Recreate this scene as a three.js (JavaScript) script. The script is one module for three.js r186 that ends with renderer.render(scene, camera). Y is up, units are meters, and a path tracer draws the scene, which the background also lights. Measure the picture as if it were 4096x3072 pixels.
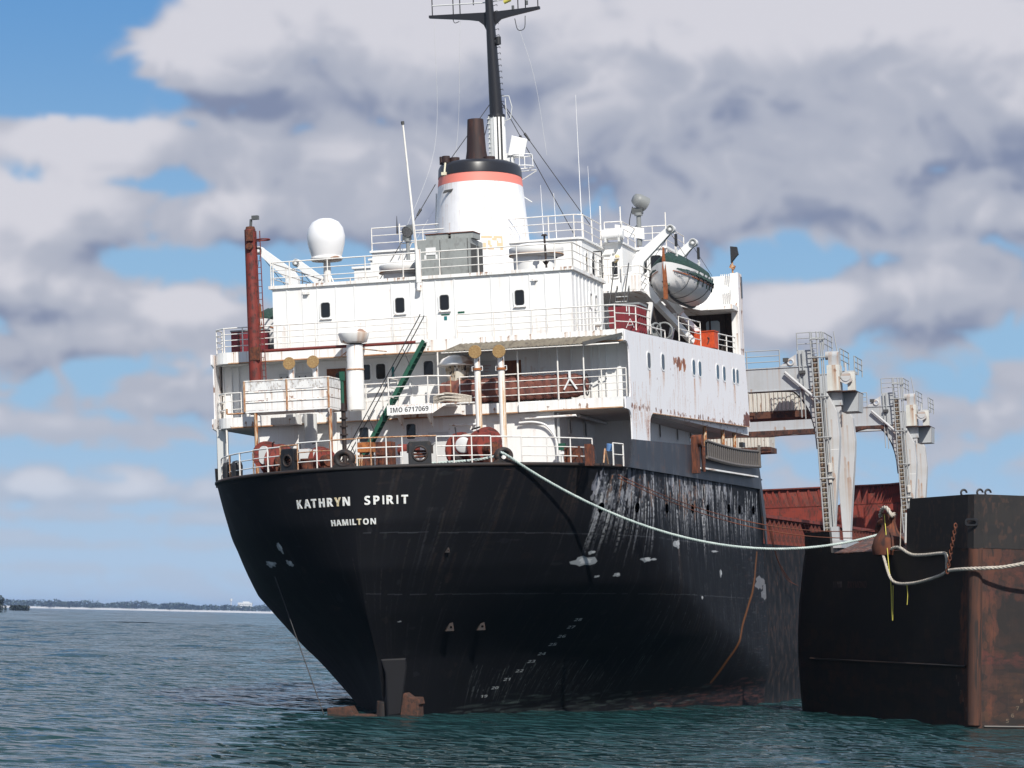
import * as THREE from 'three';
import { mergeGeometries } from 'three/addons/utils/BufferGeometryUtils.js';
import { FontLoader } from 'three/addons/loaders/FontLoader.js';
import { TextGeometry } from 'three/addons/geometries/TextGeometry.js';

// ---------- camera, sky, sun, exposure ----------
const D = Math.PI / 180, scene = new THREE.Scene();
const camera = new THREE.PerspectiveCamera(15.087, 4 / 3, 0.5, 20000);
camera.position.set(0, 4.42, 0);
camera.quaternion.setFromEuler(new THREE.Euler(4.596 * D, 0, 1.278 * D, 'XYZ'));
scene.add(camera);
const SUN_AZ = 16 * D, SUN_EL = 42 * D;
const sunDir = new THREE.Vector3(Math.sin(SUN_AZ) * Math.cos(SUN_EL), Math.sin(SUN_EL), Math.cos(SUN_AZ) * Math.cos(SUN_EL));
const sun = new THREE.DirectionalLight(new THREE.Color(1, 0.955, 0.88), 5);
sun.position.copy(sunDir).multiplyScalar(300).add(new THREE.Vector3(0, 0, -150));
sun.target.position.set(0, 0, -150); scene.add(sun, sun.target);
sun.castShadow = true; sun.shadow.mapSize.set(4096, 4096);
Object.assign(sun.shadow.camera, { left: -80, right: 80, top: 80, bottom: -80, near: 1, far: 700 });
const renderer = new THREE.WebGLRenderer({ antialias: true });
renderer.toneMapping = THREE.LinearToneMapping; renderer.toneMappingExposure = 1.0; renderer.shadowMap.enabled = true;

// seeded random + tileable value noise
let seed = 7; const rnd = () => { seed = (seed * 1664525 + 1013904223) >>> 0; return seed / 4294967296; };
const RR = (a, b) => a + (b - a) * rnd();
const NT = new Float32Array(65536); for (let i = 0; i < 65536; i++) NT[i] = rnd();
const sm = (t) => t * t * (3 - 2 * t), mix = (a, b, t) => a + (b - a) * t, clamp = (v, a = 0, b = 1) => Math.min(b, Math.max(a, v));
const step = (a, b, v) => sm(clamp((v - a) / (b - a)));
function vn(x, y, p = 256) {
  const xi = Math.floor(x), yi = Math.floor(y), fx = sm(x - xi), fy = sm(y - yi);
  const w = (n) => ((n % p) + p) % p, x0 = w(xi), x1 = w(xi + 1), y0 = w(yi) * 256, y1 = w(yi + 1) * 256;
  const a = NT[y0 + x0], b = NT[y0 + x1], c = NT[y1 + x0], d = NT[y1 + x1];
  return a + (b - a) * fx + (c - a) * fy + (a - b - c + d) * fx * fy;
}
function fbm(x, y, o = 5, p = 256) { let s = 0, a = 0.5, n = 0; for (let i = 0; i < o; i++) { s += a * vn(x + i * 17.3, y + i * 9.1, p); n += a; x *= 2; y *= 2; p = Math.min(256, p * 2); a *= 0.5; } return s / n; }

// sky: air and broken cumulus, computed by direction
function makeSky() {
  const W = 4096, Hh = 2048, data = new Float32Array(W * Hh * 4), half = Hh / 2;
  const lin = (c) => (c /= 255) <= 0.04045 ? c / 12.92 : ((c + 0.055) / 1.055) ** 2.4, L3 = (r, g, b) => [lin(r), lin(g), lin(b)];
  // the cloud banks of that afternoon, as [across, down, half width, half height, weight] in 0.02 degree steps from the left edge of the view and the horizon line
  const banks = [[300, 45, 190, 60, .75], [190, 75, 100, 45, .55], [480, 60, 200, 70, .6], [700, 50, 260, 70, .7], [920, 70, 200, 80, .7], [560, 150, 200, 50, .55], [820, 150, 220, 60, .6], [700, 225, 150, 40, .6], [910, 200, 130, 30, .4],
    [60, 150, 95, 28, .75], [190, 155, 110, 27, .65], [310, 165, 90, 25, .5], [70, 228, 85, 42, .8], [235, 225, 75, 40, .7], [340, 215, 100, 45, .55], [420, 190, 90, 40, .4], [50, 298, 70, 27, .7], [170, 312, 80, 26, .65], [40, 355, 55, 24, .65], [140, 345, 80, 18, .45], [200, 385, 90, 24, .55], [150, 408, 90, 13, .45], [60, 430, 100, 14, .55], [45, 490, 40, 15, .55], [170, 495, 110, 15, .5], [120, 545, 180, 10, .45], [60, 570, 150, 7, .4], [150, 520, 200, 8, .4],
    [930, 300, 105, 60, .8], [795, 325, 62, 40, .8], [1000, 225, 75, 20, .6], [900, 415, 110, 28, .5], [1010, 380, 35, 20, .5], [640, 300, 120, 40, .4], [1120, 150, 120, 90, .6], [1150, 320, 90, 60, .5], [-90, 260, 100, 60, .5], [-120, 120, 100, 60, .4], [-80, 420, 100, 25, .5], [1120, 470, 120, 18, .4],
    [30, 60, 85, 75, -.7], [110, 20, 45, 40, -.35], [40, 118, 75, 11, -.5], [165, 190, 95, 9, -.35], [175, 268, 50, 13, -.55], [780, 278, 80, 15, -.5], [865, 262, 45, 13, -.4], [960, 390, 45, 22, -.4], [120, 372, 60, 9, -.35], [120, 460, 150, 8, -.4]]
    .map(([x, y, w, h, k]) => { const q = .01976; return [(x - 512) * q, (606 + .0228 * x - y) * q, w * q, h * q, k]; });
  const dens = new Float32Array(W * half), at = (i, j) => dens[clamp(j, 0, half - 1) * W + ((i + W) % W)];
  const azOf = (i) => ((i + 0.5) / W * 360 - 90 + 540) % 360 - 180;                       // 0 = towards -z
  const field = (az, el, oc) => {
    const fx = az * 0.72 + 40, fy = 4.0 * Math.log(el + 1.5) * (1 + el * .05), wx = vn(fx * 1.3 + 7, fy * 1.3) - .5, wy = vn(fx * 1.3 + 70, fy * 1.3 + 31) - .5, x = fx + wx * .8, y = fy + wy * .8;
    let bil = 0, A = .5, q = 1.6; for (let o = 1; o < oc; o++) { bil += A * (1 - Math.abs(2 * vn(x * q + o * 31.7, y * q + o * 11.9) - 1)); A *= .55; q *= 2.05; }
    return (fbm(x, y, oc) * .62 + bil * .38) * 1.6 - 0.62;
  };
  const shade = new Float32Array(W * half);
  const CW = W / 8, CH = half / 8 + 1, coarse = new Float32Array(CW * CH);
  for (let j = 0; j < CH; j++) for (let i = 0; i < CW; i++) coarse[j * CW + i] = field(azOf(i * 8), (j * 8 + .5) / half * 90, 4);
  for (let j = 0; j < half; j++) {
    const el = (j + 0.5) / half * 90, cj = Math.min(CH - 2, j >> 3), tj = (j - cj * 8) / 8;
    for (let i = 0; i < W; i++) {
      const az = azOf(i); let d;
      if (Math.abs(az) < 16 && el < 20) {
        d = field(az, el, 6); let b = 0, bs = 0, bw = .12; for (const [a, e, w, h, k] of banks) { const dx = (az - a) / w, dy = (el - e) / h * (el < e ? 1.35 : 1), q = dx * dx + dy * dy; if (q < 6) { const g = k * Math.exp(-q * 1.15); b += g; if (k > 0) { bs += g * dy; bw += g; } } } shade[j * W + i] = bs / bw;
        d = mix(d, d * .92 - .235 + clamp(b, -.6, .62), step(16, 12, Math.abs(az)) * step(20, 15, el));
      } else { const ci = i >> 3, c2 = (ci + 1) % CW, ti = (i - ci * 8) / 8; d = mix(mix(coarse[cj * CW + ci], coarse[cj * CW + c2], ti), mix(coarse[(cj + 1) * CW + ci], coarse[(cj + 1) * CW + c2], ti), tj); }
      dens[j * W + i] = d;
    }
  }
  const hz = L3(176, 200, 226), mid = L3(150, 189, 222), top = L3(100, 153, 208), lit = L3(214, 213, 221), grey = L3(178, 182, 196), base = L3(130, 140, 167);
  const LW = W / 8, LH = half / 8, low = new Float32Array(LW * LH);
  for (let j = 0; j < LH; j++) for (let i = 0; i < LW; i++) { let v = 0; for (let b = 0; b < 8; b++) for (let a = 0; a < 8; a++) v += dens[(j * 8 + b) * W + i * 8 + a]; low[j * LW + i] = v / 64; }
  const lo = (i, j) => { const x = (i - 3.5) / 8, y = clamp((j - 3.5) / 8, 0, LH - 1.01), xi = Math.floor(x), yi = Math.floor(y), fx = sm(x - xi), fy = sm(y - yi), x0 = (xi + LW) % LW, x1 = (xi + 1 + LW) % LW; return mix(mix(low[yi * LW + x0], low[yi * LW + x1], fx), mix(low[(yi + 1) * LW + x0], low[(yi + 1) * LW + x1], fx), fy); };
  for (let j = 0; j < half; j++) {
    const el = (j + 0.5) / half * 90, t1 = step(0, 5, el), t2 = step(5, 13, el);
    for (let i = 0; i < W; i++) {
      const d = at(i, j), m = lo(i, j);
      let a = step(0.04, 0.30, d) * 0.97; a *= mix(.6, 1, step(.3, 3, el));
      let s = .50 + shade[j * W + i] * .34 + (m - lo(i - 3, j + 9)) * .6 + (m - lo(i - 5, j + 20)) * .45 + (d - m) * .95 + (vn(i * .05, j * .07) - .5) * .12; s = clamp(mix(.62, s, step(.05, .42, m)));
      const o = (Hh / 2 + j) * W + i;
      for (let c = 0; c < 3; c++) {
        const sky = mix(mix(hz[c], mid[c], t1), top[c], t2);
        let cl = s > .5 ? mix(grey[c], lit[c], sm((s - .5) * 2)) : mix(base[c], grey[c], sm(s * 2));
        cl = mix(mix(cl, hz[c], .5), cl, step(0, 5, el));
        data[o * 4 + c] = mix(sky, cl, a);
      }
      data[o * 4 + 3] = 1;
    }
  }
  for (let j = 0; j < half; j++) for (let i = 0; i < W; i++) { const o = (j * W + i) * 4; data[o] = .12; data[o + 1] = .18; data[o + 2] = .22; data[o + 3] = 1; }
  const tex = new THREE.DataTexture(data, W, Hh, THREE.RGBAFormat, THREE.FloatType);
  tex.mapping = THREE.EquirectangularReflectionMapping; tex.magFilter = THREE.LinearFilter; tex.needsUpdate = true;
  scene.background = tex; scene.environment = tex;
}
makeSky();

// ---------- geometry helpers ----------
const V = (x, y, z) => new THREE.Vector3(x, y, z);
function prep(g) {
  g = g.index ? g.toNonIndexed() : g;
  for (const k of Object.keys(g.attributes)) if (!['position', 'normal', 'uv'].includes(k)) g.deleteAttribute(k);
  if (!g.attributes.normal) g.computeVertexNormals();
  if (!g.attributes.uv) g.setAttribute('uv', new THREE.BufferAttribute(new Float32Array(g.attributes.position.count * 2), 2));
  g.morphAttributes = {}; return g;
}
const merge = (l) => { l = l.flat(9).map(prep); return l.length === 1 ? l[0] : mergeGeometries(l); };
function uvm(g) {                                    // uv in metres from the face's main direction
  g = prep(g); const p = g.attributes.position, u = g.attributes.uv, a = V(), b = V(), c = V(), n = V();
  for (let i = 0; i < p.count; i += 3) {
    a.fromBufferAttribute(p, i); b.fromBufferAttribute(p, i + 1); c.fromBufferAttribute(p, i + 2);
    n.copy(b).sub(a).cross(c.clone().sub(a)); const x = Math.abs(n.x), y = Math.abs(n.y), z = Math.abs(n.z);
    for (let k = 0; k < 3; k++) { const q = [a, b, c][k]; if (y > x && y > z) u.setXY(i + k, q.x, q.z); else if (x > z) u.setXY(i + k, q.z, q.y); else u.setXY(i + k, q.x, q.y); }
  }
  return g;
}
const bx = (x0, x1, y0, y1, z0, z1) => new THREE.BoxGeometry(Math.abs(x1 - x0), Math.abs(y1 - y0), Math.abs(z1 - z0)).translate((x0 + x1) / 2, (y0 + y1) / 2, (z0 + z1) / 2);
const P3 = (p) => Array.isArray(p) ? V(...p) : p;
function cyl(a, b, r0, r1 = r0, n = 8, open = false) {
  a = P3(a); b = P3(b); const d = b.clone().sub(a), L = d.length();
  const g = new THREE.CylinderGeometry(r1, r0, L, n, 1, open).translate(0, L / 2, 0);
  g.applyQuaternion(new THREE.Quaternion().setFromUnitVectors(V(0, 1, 0), d.normalize())); return g.translate(a.x, a.y, a.z);
}
function bar(a, b, w, h = w) {                        // rectangular bar between two points
  a = P3(a); b = P3(b); const d = b.clone().sub(a), L = d.length(), g = new THREE.BoxGeometry(w, h, L).translate(0, 0, L / 2);
  const m = new THREE.Matrix4().lookAt(b, a, Math.abs(d.y) > .999 * L ? V(0, 0, 1) : V(0, 1, 0)); g.applyMatrix4(m); return g.translate(a.x, a.y, a.z);
}
function pipe(pts, r, n = 6, seg) {
  pts = pts.map(P3); const c = new THREE.CatmullRomCurve3(pts, false, 'catmullrom', .5);
  return new THREE.TubeGeometry(c, seg || Math.max(6, pts.length * 5), r, n, false);
}
function poly(pts, r, n = 6) { const o = []; for (let i = 1; i < pts.length; i++) o.push(cyl(pts[i - 1], pts[i], r, r, n)); return merge(o); }
const lathe = (prof, n = 24, x = 0, y = 0, z = 0) => new THREE.LatheGeometry(prof.map(([r, h]) => new THREE.Vector2(Math.max(r, 1e-4), h)), n).translate(x, y, z);
function shp(pts, holes = []) { const s = new THREE.Shape(pts.map((p) => new THREE.Vector2(...p))); for (const h of holes) s.holes.push(new THREE.Path(h.map((p) => new THREE.Vector2(...p)))); return s; }
const ext = (pts, depth, holes, bev = 0) => new THREE.ExtrudeGeometry(shp(pts, holes), { depth, bevelEnabled: bev > 0, bevelSize: bev, bevelThickness: bev, bevelSegments: 2, curveSegments: 8 });
function rrect(w, h, r, cx = 0, cy = 0, n = 5) { const o = []; for (const [sx, sy, a0] of [[1, 1, 0], [-1, 1, 90], [-1, -1, 180], [1, -1, 270]]) for (let i = 0; i <= n; i++) { const a = (a0 + 90 * i / n) * D; o.push([cx + sx * (w / 2 - r) + r * Math.cos(a), cy + sy * (h / 2 - r) + r * Math.sin(a)]); } return o; }
const circ = (r, n = 20, cx = 0, cy = 0) => Array.from({ length: n }, (_, i) => [cx + r * Math.cos(i / n * 2 * Math.PI), cy + r * Math.sin(i / n * 2 * Math.PI)]);
const plan = (pts, y0, y1) => ext(pts.map(([x, z]) => [x, -z]), y1 - y0).rotateX(-Math.PI / 2).translate(0, y0, 0);   // (x, z) outline -> slab
const basis = (x, y, z, o = V(0, 0, 0)) => new THREE.Matrix4().makeBasis(x, y, z).setPosition(o);
function flip(g) { g = prep(g); for (const k of ['position', 'normal', 'uv']) { const a = g.attributes[k], n = a.itemSize, s = a.array; for (let i = 0; i < a.count; i += 3) for (let c = 0; c < n; c++) { const t = s[(i + 1) * n + c]; s[(i + 1) * n + c] = s[(i + 2) * n + c]; s[(i + 2) * n + c] = t; } } return g; }
function mesh(name, g, m, parent = scene) {
  const o = new THREE.Mesh(Array.isArray(g) ? merge(g) : g, m); o.name = name; o.castShadow = o.receiveShadow = true; parent.add(o); return o;
}
const wall = (name, g, m, parent) => mesh(name, uvm(Array.isArray(g) ? merge(g) : g), m, parent);
const used = {};
function uniq(n) { used[n] = (used[n] ?? -1) + 1; return used[n] ? n + '_' + String(used[n]).padStart(3, '0') : n; }
function tag(o, label, category, group, kind) { Object.assign(o.userData, { label, category }); if (group) o.userData.group = group; if (kind) o.userData.kind = kind; return o; }
function thing(name, label, category, group) { const o = new THREE.Group(); o.name = uniq(name); scene.add(o); return tag(o, label, category, group); }
const sub = (name, parent) => { const o = new THREE.Group(); o.name = name; parent.add(o); return o; };

// the ship's own frame: x to starboard, y up (0 = boat deck), z aft; she lists to port and trims by the stern
const shipM = new THREE.Matrix4().makeTranslation(-4.5706, 16.9562, -133.2955)
  .multiply(new THREE.Matrix4().makeRotationY(-14.4866 * D)).multiply(new THREE.Matrix4().makeRotationX(0.9715 * D)).multiply(new THREE.Matrix4().makeRotationZ(3.2356 * D));
const onShip = (o, x = 0, y = 0, z = 0, turn = 0) => { new THREE.Matrix4().multiplyMatrices(shipM, new THREE.Matrix4().makeTranslation(x, y, z)).multiply(new THREE.Matrix4().makeRotationY(turn)).decompose(o.position, o.quaternion, o.scale); return o; };
const toWorld = (x, y, z) => V(x, y, z).applyMatrix4(shipM);
const bargeM = new THREE.Matrix4().makeTranslation(20.68, 0, -129.14).multiply(new THREE.Matrix4().makeRotationY(0.3026));
const bargeW = (x, y, z) => V(x, y, z).applyMatrix4(bargeM);
// ---------- materials ----------
const rgb = (r, g, b) => new THREE.Color().setRGB(r, g, b);
const mat = (c, rough = .6, o = {}) => new THREE.MeshStandardMaterial({ color: Array.isArray(c) ? rgb(...c) : c, roughness: rough, ...o });
function canvasTex(w, h, draw, rep = 1) {
  const cv = document.createElement('canvas'); cv.width = w; cv.height = h; const x = cv.getContext('2d'); draw(x, w, h);
  const t = new THREE.CanvasTexture(cv); t.colorSpace = THREE.SRGBColorSpace; t.wrapS = t.wrapT = THREE.RepeatWrapping; t.magFilter = THREE.LinearFilter; t.repeat.set(1 / rep, 1 / rep); return t;
}
// per-pixel colour texture, tile of `size` metres
function pixTex(n, size, fn) {
  const d = new Uint8Array(n * n * 4);
  for (let j = 0; j < n; j++) for (let i = 0; i < n; i++) { const c = fn(i / n, j / n), o = (j * n + i) * 4; for (let k = 0; k < 3; k++) d[o + k] = clamp(Math.round(c[k]), 0, 255); d[o + 3] = 255; }
  const t = new THREE.DataTexture(d, n, n); t.colorSpace = THREE.SRGBColorSpace; t.wrapS = t.wrapT = THREE.RepeatWrapping; t.magFilter = THREE.LinearFilter; t.minFilter = THREE.LinearMipmapLinearFilter; t.generateMipmaps = true; t.repeat.set(1 / size, 1 / size); t.needsUpdate = true; return t;
}
const mixc = (a, b, t) => [mix(a[0], b[0], t), mix(a[1], b[1], t), mix(a[2], b[2], t)];
const RUST = [120, 62, 30], RUST2 = [158, 92, 44], DARKRUST = [62, 36, 26];
// weathered paint: mottling, blisters of rust and thin runs that follow them down
function paintTex(base, { n = 384, size = 6, rust = .5, runs = .5, grime = .5, grimeC = [150, 146, 140] } = {}) {
  const src = new Float32Array(n * n), run = new Float32Array(n * n);
  for (let j = 0; j < n; j++) for (let i = 0; i < n; i++) src[j * n + i] = step(.74 - rust * .1, .80 - rust * .1, fbm(i / n * 24, j / n * 24, 4, 24) * .75 + vn(i / n * 6, j / n * 6, 6) * .25);
  for (let i = 0; i < n; i++) { let v = 0; const thin = step(.35, .75, vn(i / n * 128, 3, 128)); for (let k = 0; k < n * 2; k++) { const j = n - 1 - (k % n); v = Math.max(v * (.972 + .02 * runs), src[j * n + i] * thin); run[j * n + i] = v; } }
  return pixTex(n, size, (u, v) => {
    const i = Math.floor(u * n), j = Math.floor(v * n), o = j * n + i, g = fbm(u * 8, v * 8, 5, 8), st = vn(u * 128, v * 4, 128) * .5 + vn(u * 64, v * 8, 64) * .5;
    let c = mixc(base, grimeC, clamp((g - .45) * 1.2 * grime + (st - .6) * .5 * grime));
    c = mixc(c, mixc(RUST2, RUST, vn(u * 64, v * 64, 64)), clamp(run[o] * .65 * runs * (.5 + st)));
    c = mixc(c, mixc(RUST, DARKRUST, vn(u * 128, v * 128, 128)), src[o] * Math.min(1, rust * 1.5));
    return c;
  });
}
const wornTex = (a, b, c, size = 4, n = 256) => pixTex(n, size, (u, v) => { const g = fbm(u * 8, v * 8, 5, 8), h = fbm(u * 32, v * 16, 3, 32), s = vn(u * 96, v * 6, 96); return mixc(mixc(a, b, step(.4, .62, g * .7 + s * .3)), c, step(.56, .70, h * .7 + g * .3)); });
const W = [238, 238, 236];
const grain = pixTex(256, 2, (u, v) => { const g = 128 + 110 * (fbm(u * 16, v * 16, 4, 16) - .5); return [g, g, g]; }); grain.colorSpace = THREE.NoColorSpace;
const tm = (t, rough = .6, o = {}) => new THREE.MeshStandardMaterial({ map: t, roughness: rough, bumpMap: grain, bumpScale: .004, ...o });
const M = {
  wall: tm(paintTex(W, { rust: .03, runs: .14, grime: .14, size: 7 }), .55),
  plate: tm(paintTex([236, 235, 236], { rust: .42, runs: 1, grime: .2, size: 8 }), .55),
  edge: tm(paintTex(W, { rust: .3, runs: .6, grime: .25, size: 4 }), .6),
  board: tm(wornTex([228, 228, 226], [206, 206, 206], [176, 170, 164], 2), .75),
  shadeBrown: tm(wornTex([66, 58, 54], [58, 50, 47], [76, 62, 54], 2), .7),  // brown bulkhead paint, dark enough to stand for the shade in the recess
  white: mat([.80, .80, .79], .5), rail: tm(paintTex([236, 236, 232], { rust: .35, runs: .7, grime: .2, size: 2, n: 256 }), .5), rustrail: tm(wornTex([196, 176, 150], [164, 96, 46], [110, 60, 34], 1, 256), .8),
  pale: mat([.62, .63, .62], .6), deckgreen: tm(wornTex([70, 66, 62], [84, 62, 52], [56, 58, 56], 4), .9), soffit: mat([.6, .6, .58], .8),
  deck: tm(wornTex([92, 60, 48], [70, 46, 40], [50, 38, 36], 5), .9),
  red: tm(wornTex([128, 52, 40], [112, 44, 36], [82, 38, 32], 3), .7), post: tm(wornTex([122, 46, 36], [108, 40, 33], [74, 34, 28], 2.5), .65), redprime: tm(wornTex([126, 50, 38], [108, 44, 36], [84, 44, 36], 5), .85),
  coam: tm(wornTex([112, 50, 38], [92, 46, 38], [66, 40, 36], 6), .85),
  rust: tm(wornTex([112, 62, 40], [84, 48, 36], [56, 36, 32], 2), .9), rustbright: tm(wornTex([176, 112, 62], [150, 88, 46], [120, 72, 44], 1.5), .9), disc: tm(wornTex([168, 140, 96], [148, 118, 78], [130, 98, 62], .6), .95),
  black: tm(wornTex([30, 31, 34], [24, 25, 28], [48, 40, 38], 3), .5), blackrust: tm(wornTex([36, 33, 33], [46, 36, 33], [72, 50, 40], 2), .7), iron: mat([.02, .02, .022], .5), cable: mat([.03, .03, .032], .6),
  glass: new THREE.MeshPhysicalMaterial({ color: rgb(.012, .014, .017), roughness: .06, ior: 1.5 }), paleglass: new THREE.MeshPhysicalMaterial({ color: rgb(.2, .23, .22), roughness: .35 }),
  gasket: mat([.06, .06, .06], .7), crane: tm(paintTex([172, 175, 178], { rust: .08, runs: .5, grime: .5, size: 9, grimeC: [138, 134, 126] }), .6), craneLeg: tm(paintTex([188, 189, 190], { rust: .02, runs: .6, grime: .35, size: 9, grimeC: [150, 140, 124] }), .6), craneRail: mat([.36, .37, .37], .55),
  corr: tm(paintTex([206, 206, 200], { rust: .25, runs: .8, grime: .5, size: 5 }), .6), cranerust: tm(wornTex([92, 58, 44], [66, 44, 38], [44, 34, 32], 3), .9),
  green: mat([.012, .085, .05], .5), canvasGreen: tm(wornTex([36, 62, 56], [30, 54, 50], [46, 72, 64], 2), .9), orange: tm(wornTex([206, 78, 30], [194, 68, 26], [170, 70, 40], 2), .6), wood: tm(wornTex([146, 84, 46], [124, 68, 38], [96, 56, 36], 1), .8), brownDoor: tm(wornTex([124, 72, 40], [110, 62, 36], [90, 52, 32], 1.2), .6),
  maroon: tm(wornTex([122, 36, 44], [112, 32, 40], [96, 40, 44], 3), .55), tarp: tm(wornTex([122, 74, 62], [106, 64, 56], [88, 58, 54], 2.5), .85), acgrey: tm(wornTex([150, 154, 152], [144, 148, 146], [136, 138, 136], 3), .5), awning: tm(wornTex([122, 114, 100], [112, 104, 90], [92, 84, 74], 3), .8),
  salmon: mat([.82, .24, .19], .6), stack: tm(wornTex([54, 34, 32], [44, 30, 30], [64, 40, 34], 2), .7), funnelBlack: mat([.018, .018, .022], .35), funnelWhite: tm(paintTex([238, 238, 240], { rust: .02, runs: .3, grime: .3, size: 5 }), .45),
  rope: tm(wornTex([196, 206, 200], [168, 182, 178], [140, 152, 150], .3, 128), .95), ropeOld: tm(wornTex([196, 188, 176], [170, 162, 150], [140, 132, 122], .3, 128), .95), yellow: mat([.62, .55, .10], .8), grey: mat([.22, .23, .23], .5), lamp: mat([.09, .095, .095], .4), blue: mat([.12, .25, .5], .5), teal: mat([.01, .16, .17], .5),
  gangway: tm(wornTex([112, 106, 100], [98, 92, 88], [84, 76, 70], 2), .6), clear: mat([.5, .52, .54], .2, { metalness: .8 }),
};
for (const k of ['rope', 'ropeOld']) { M[k].bumpMap = null; }

// ---------- water ----------
function makeWater() {
  const n = 1024, d = new Uint8Array(n * n * 4), h = new Float32Array(n * n), wv = [];
  for (let k = 0; k < 60; k++) { const a = (70 + RR(-55, 55)) * D, m = Math.round(RR(3, 44)), kx = Math.round(Math.cos(a) * m), ky = Math.round(Math.sin(a) * m); if (kx || ky) wv.push([kx, ky, RR(0, 6.28), 1 / (2.5 + Math.hypot(kx, ky))]); }
  let lo = 1e9, hi = -1e9;
  const cs = wv.map(([kx, ky, ph]) => { const X = new Float32Array(n * 2), Y = new Float32Array(n * 2); for (let i = 0; i < n; i++) { X[2 * i] = Math.cos(kx * i / n * 2 * Math.PI + ph); X[2 * i + 1] = Math.sin(kx * i / n * 2 * Math.PI + ph); Y[2 * i] = Math.cos(ky * i / n * 2 * Math.PI); Y[2 * i + 1] = Math.sin(ky * i / n * 2 * Math.PI); } return [X, Y]; });
  for (let j = 0; j < n; j++) for (let i = 0; i < n; i++) { let v = 0; for (let k = 0; k < wv.length; k++) { const [X, Y] = cs[k], s = X[2 * i] * Y[2 * j] - X[2 * i + 1] * Y[2 * j + 1]; v += wv[k][3] * (s + .35 * s * s); } h[j * n + i] = v; if (v < lo) lo = v; if (v > hi) hi = v; }
  const tile = 15, amp = .5 / (hi - lo), cell = tile / n;
  for (let j = 0; j < n; j++) for (let i = 0; i < n; i++) { const q = (a, b) => h[((b + n) % n) * n + ((a + n) % n)] * amp, sx = (q(i + 1, j) - q(i - 1, j)) / (2 * cell), sy = (q(i, j + 1) - q(i, j - 1)) / (2 * cell), k = 1 / Math.hypot(sx, sy, 1), o = (j * n + i) * 4; d[o] = Math.round((-sx * k * .5 + .5) * 255); d[o + 1] = Math.round((-sy * k * .5 + .5) * 255); d[o + 2] = Math.round((k * .5 + .5) * 255); d[o + 3] = 255; }
  const rip = new THREE.DataTexture(d, n, n); rip.wrapS = rip.wrapT = THREE.RepeatWrapping; rip.magFilter = THREE.LinearFilter; rip.repeat.set(1 / tile, 1 / tile); rip.needsUpdate = true;
  const water = new THREE.MeshPhysicalMaterial({ color: rgb(.012, .040, .043), roughness: .1, ior: 1.33, normalMap: rip });
  // real waves: short steep ones round the ship, longer ones out to the far shore, over a flat sheet
  const patch = (X0, X1, Z0, Z1, nx, nz, La, Lb, st, n) => {
    const sw = []; for (let k = 0; k < n; k++) { const a = (80 + RR(-46, 46)) * D, L = La * (Lb / La) ** (k / (n - 1)), q = 2 * Math.PI / L; sw.push([Math.cos(a) * q, Math.sin(a) * q, RR(0, 6.28), st * L / Math.sqrt(n)]); }
    const g = new THREE.PlaneGeometry(1, 1, nx, nz), p = g.attributes.position, uv = g.attributes.uv;
    for (let j = 0; j <= nz; j++) for (let i = 0; i <= nx; i++) { const o = j * (nx + 1) + i, x = mix(X0, X1, i / nx), z = mix(Z1, Z0, j / nz); let y = 0; for (const [kx, kz, ph, A] of sw) y += A * Math.sin(kx * x + kz * z + ph); p.setXYZ(o, x, y, z); uv.setXY(o, x, -z); }
    g.computeVertexNormals(); return g;
  };
  const Z0 = -60;
  const flat = (x0, x1, z0, z1) => { const q = new THREE.PlaneGeometry(x1 - x0, z1 - z0).rotateX(-Math.PI / 2).translate((x0 + x1) / 2, 0, (z0 + z1) / 2); const a = q.attributes.position, u = q.attributes.uv; for (let i = 0; i < a.count; i++) u.setXY(i, a.getX(i), -a.getZ(i)); return q; };
  const w = mesh('water', [patch(-62, 72, -62, -232, 380, 460, .9, 6, .024, 24), patch(-160, 120, -230, -905, 200, 480, 4, 14, .022, 14), patch(-900, 300, -900, -4600, 170, 520, 20, 60, .010, 10), flat(-16000, 16000, -16000, 900).translate(0, -.75, 0)], water);
  tag(w, 'dark blue green rippled water of the wide river', 'water', null, 'structure');
}
makeWater();
// ---------- the cargo ship ----------
const font = await new FontLoader().loadAsync('fonts/droid/droid_sans_bold.typeface.json');
const ship = thing('cargo_ship', 'large black hulled cargo ship with white stern superstructure and black and salmon banded funnel', 'ship'); onShip(ship);
const lerpT = (x, X, Y) => { if (x <= X[0]) return Y[0]; for (let i = 1; i < X.length; i++) if (x <= X[i]) return mix(Y[i - 1], Y[i], (x - X[i - 1]) / (X[i] - X[i - 1])); return Y[Y.length - 1]; };
const zA = (y) => lerpT(-y, [6.2, 8.5, 10.5, 12.4, 14.4, 16, 19], [10, 10, 9.6, 8.7, 7.35, 6.8, 5.5]);
const KT = [0, .25, .5, .75, 1.05], KL = [12.803, 15.283, 19.178, 27.851, 42.962], KN = [1.836, 1.562, 1.297, 1.059, .966], ZE = -29.5;
const hb = (y, z) => { const t = clamp((-6.2 - y) / 10.4, 0, 1.1), s = clamp((zA(y) - z) / lerpT(t, KT, KL)); return 9.9 * (1 - (1 - s) ** 2) ** (1 / lerpT(t, KT, KN)) * (1 + .11111 * clamp(-z / 27)); };
const sideX = (z) => 9.9 + 1.1 * -z / 27;
const arc = [0]; { let px = 0, pz = 10; for (let i = 1; i <= 400; i++) { const t = i / 400, z = 10 - (10 - ZE) * t * t, b = hb(-6.2, z); arc.push(arc[i - 1] + Math.hypot(b - px, z - pz)); px = b; pz = z; } }
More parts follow.
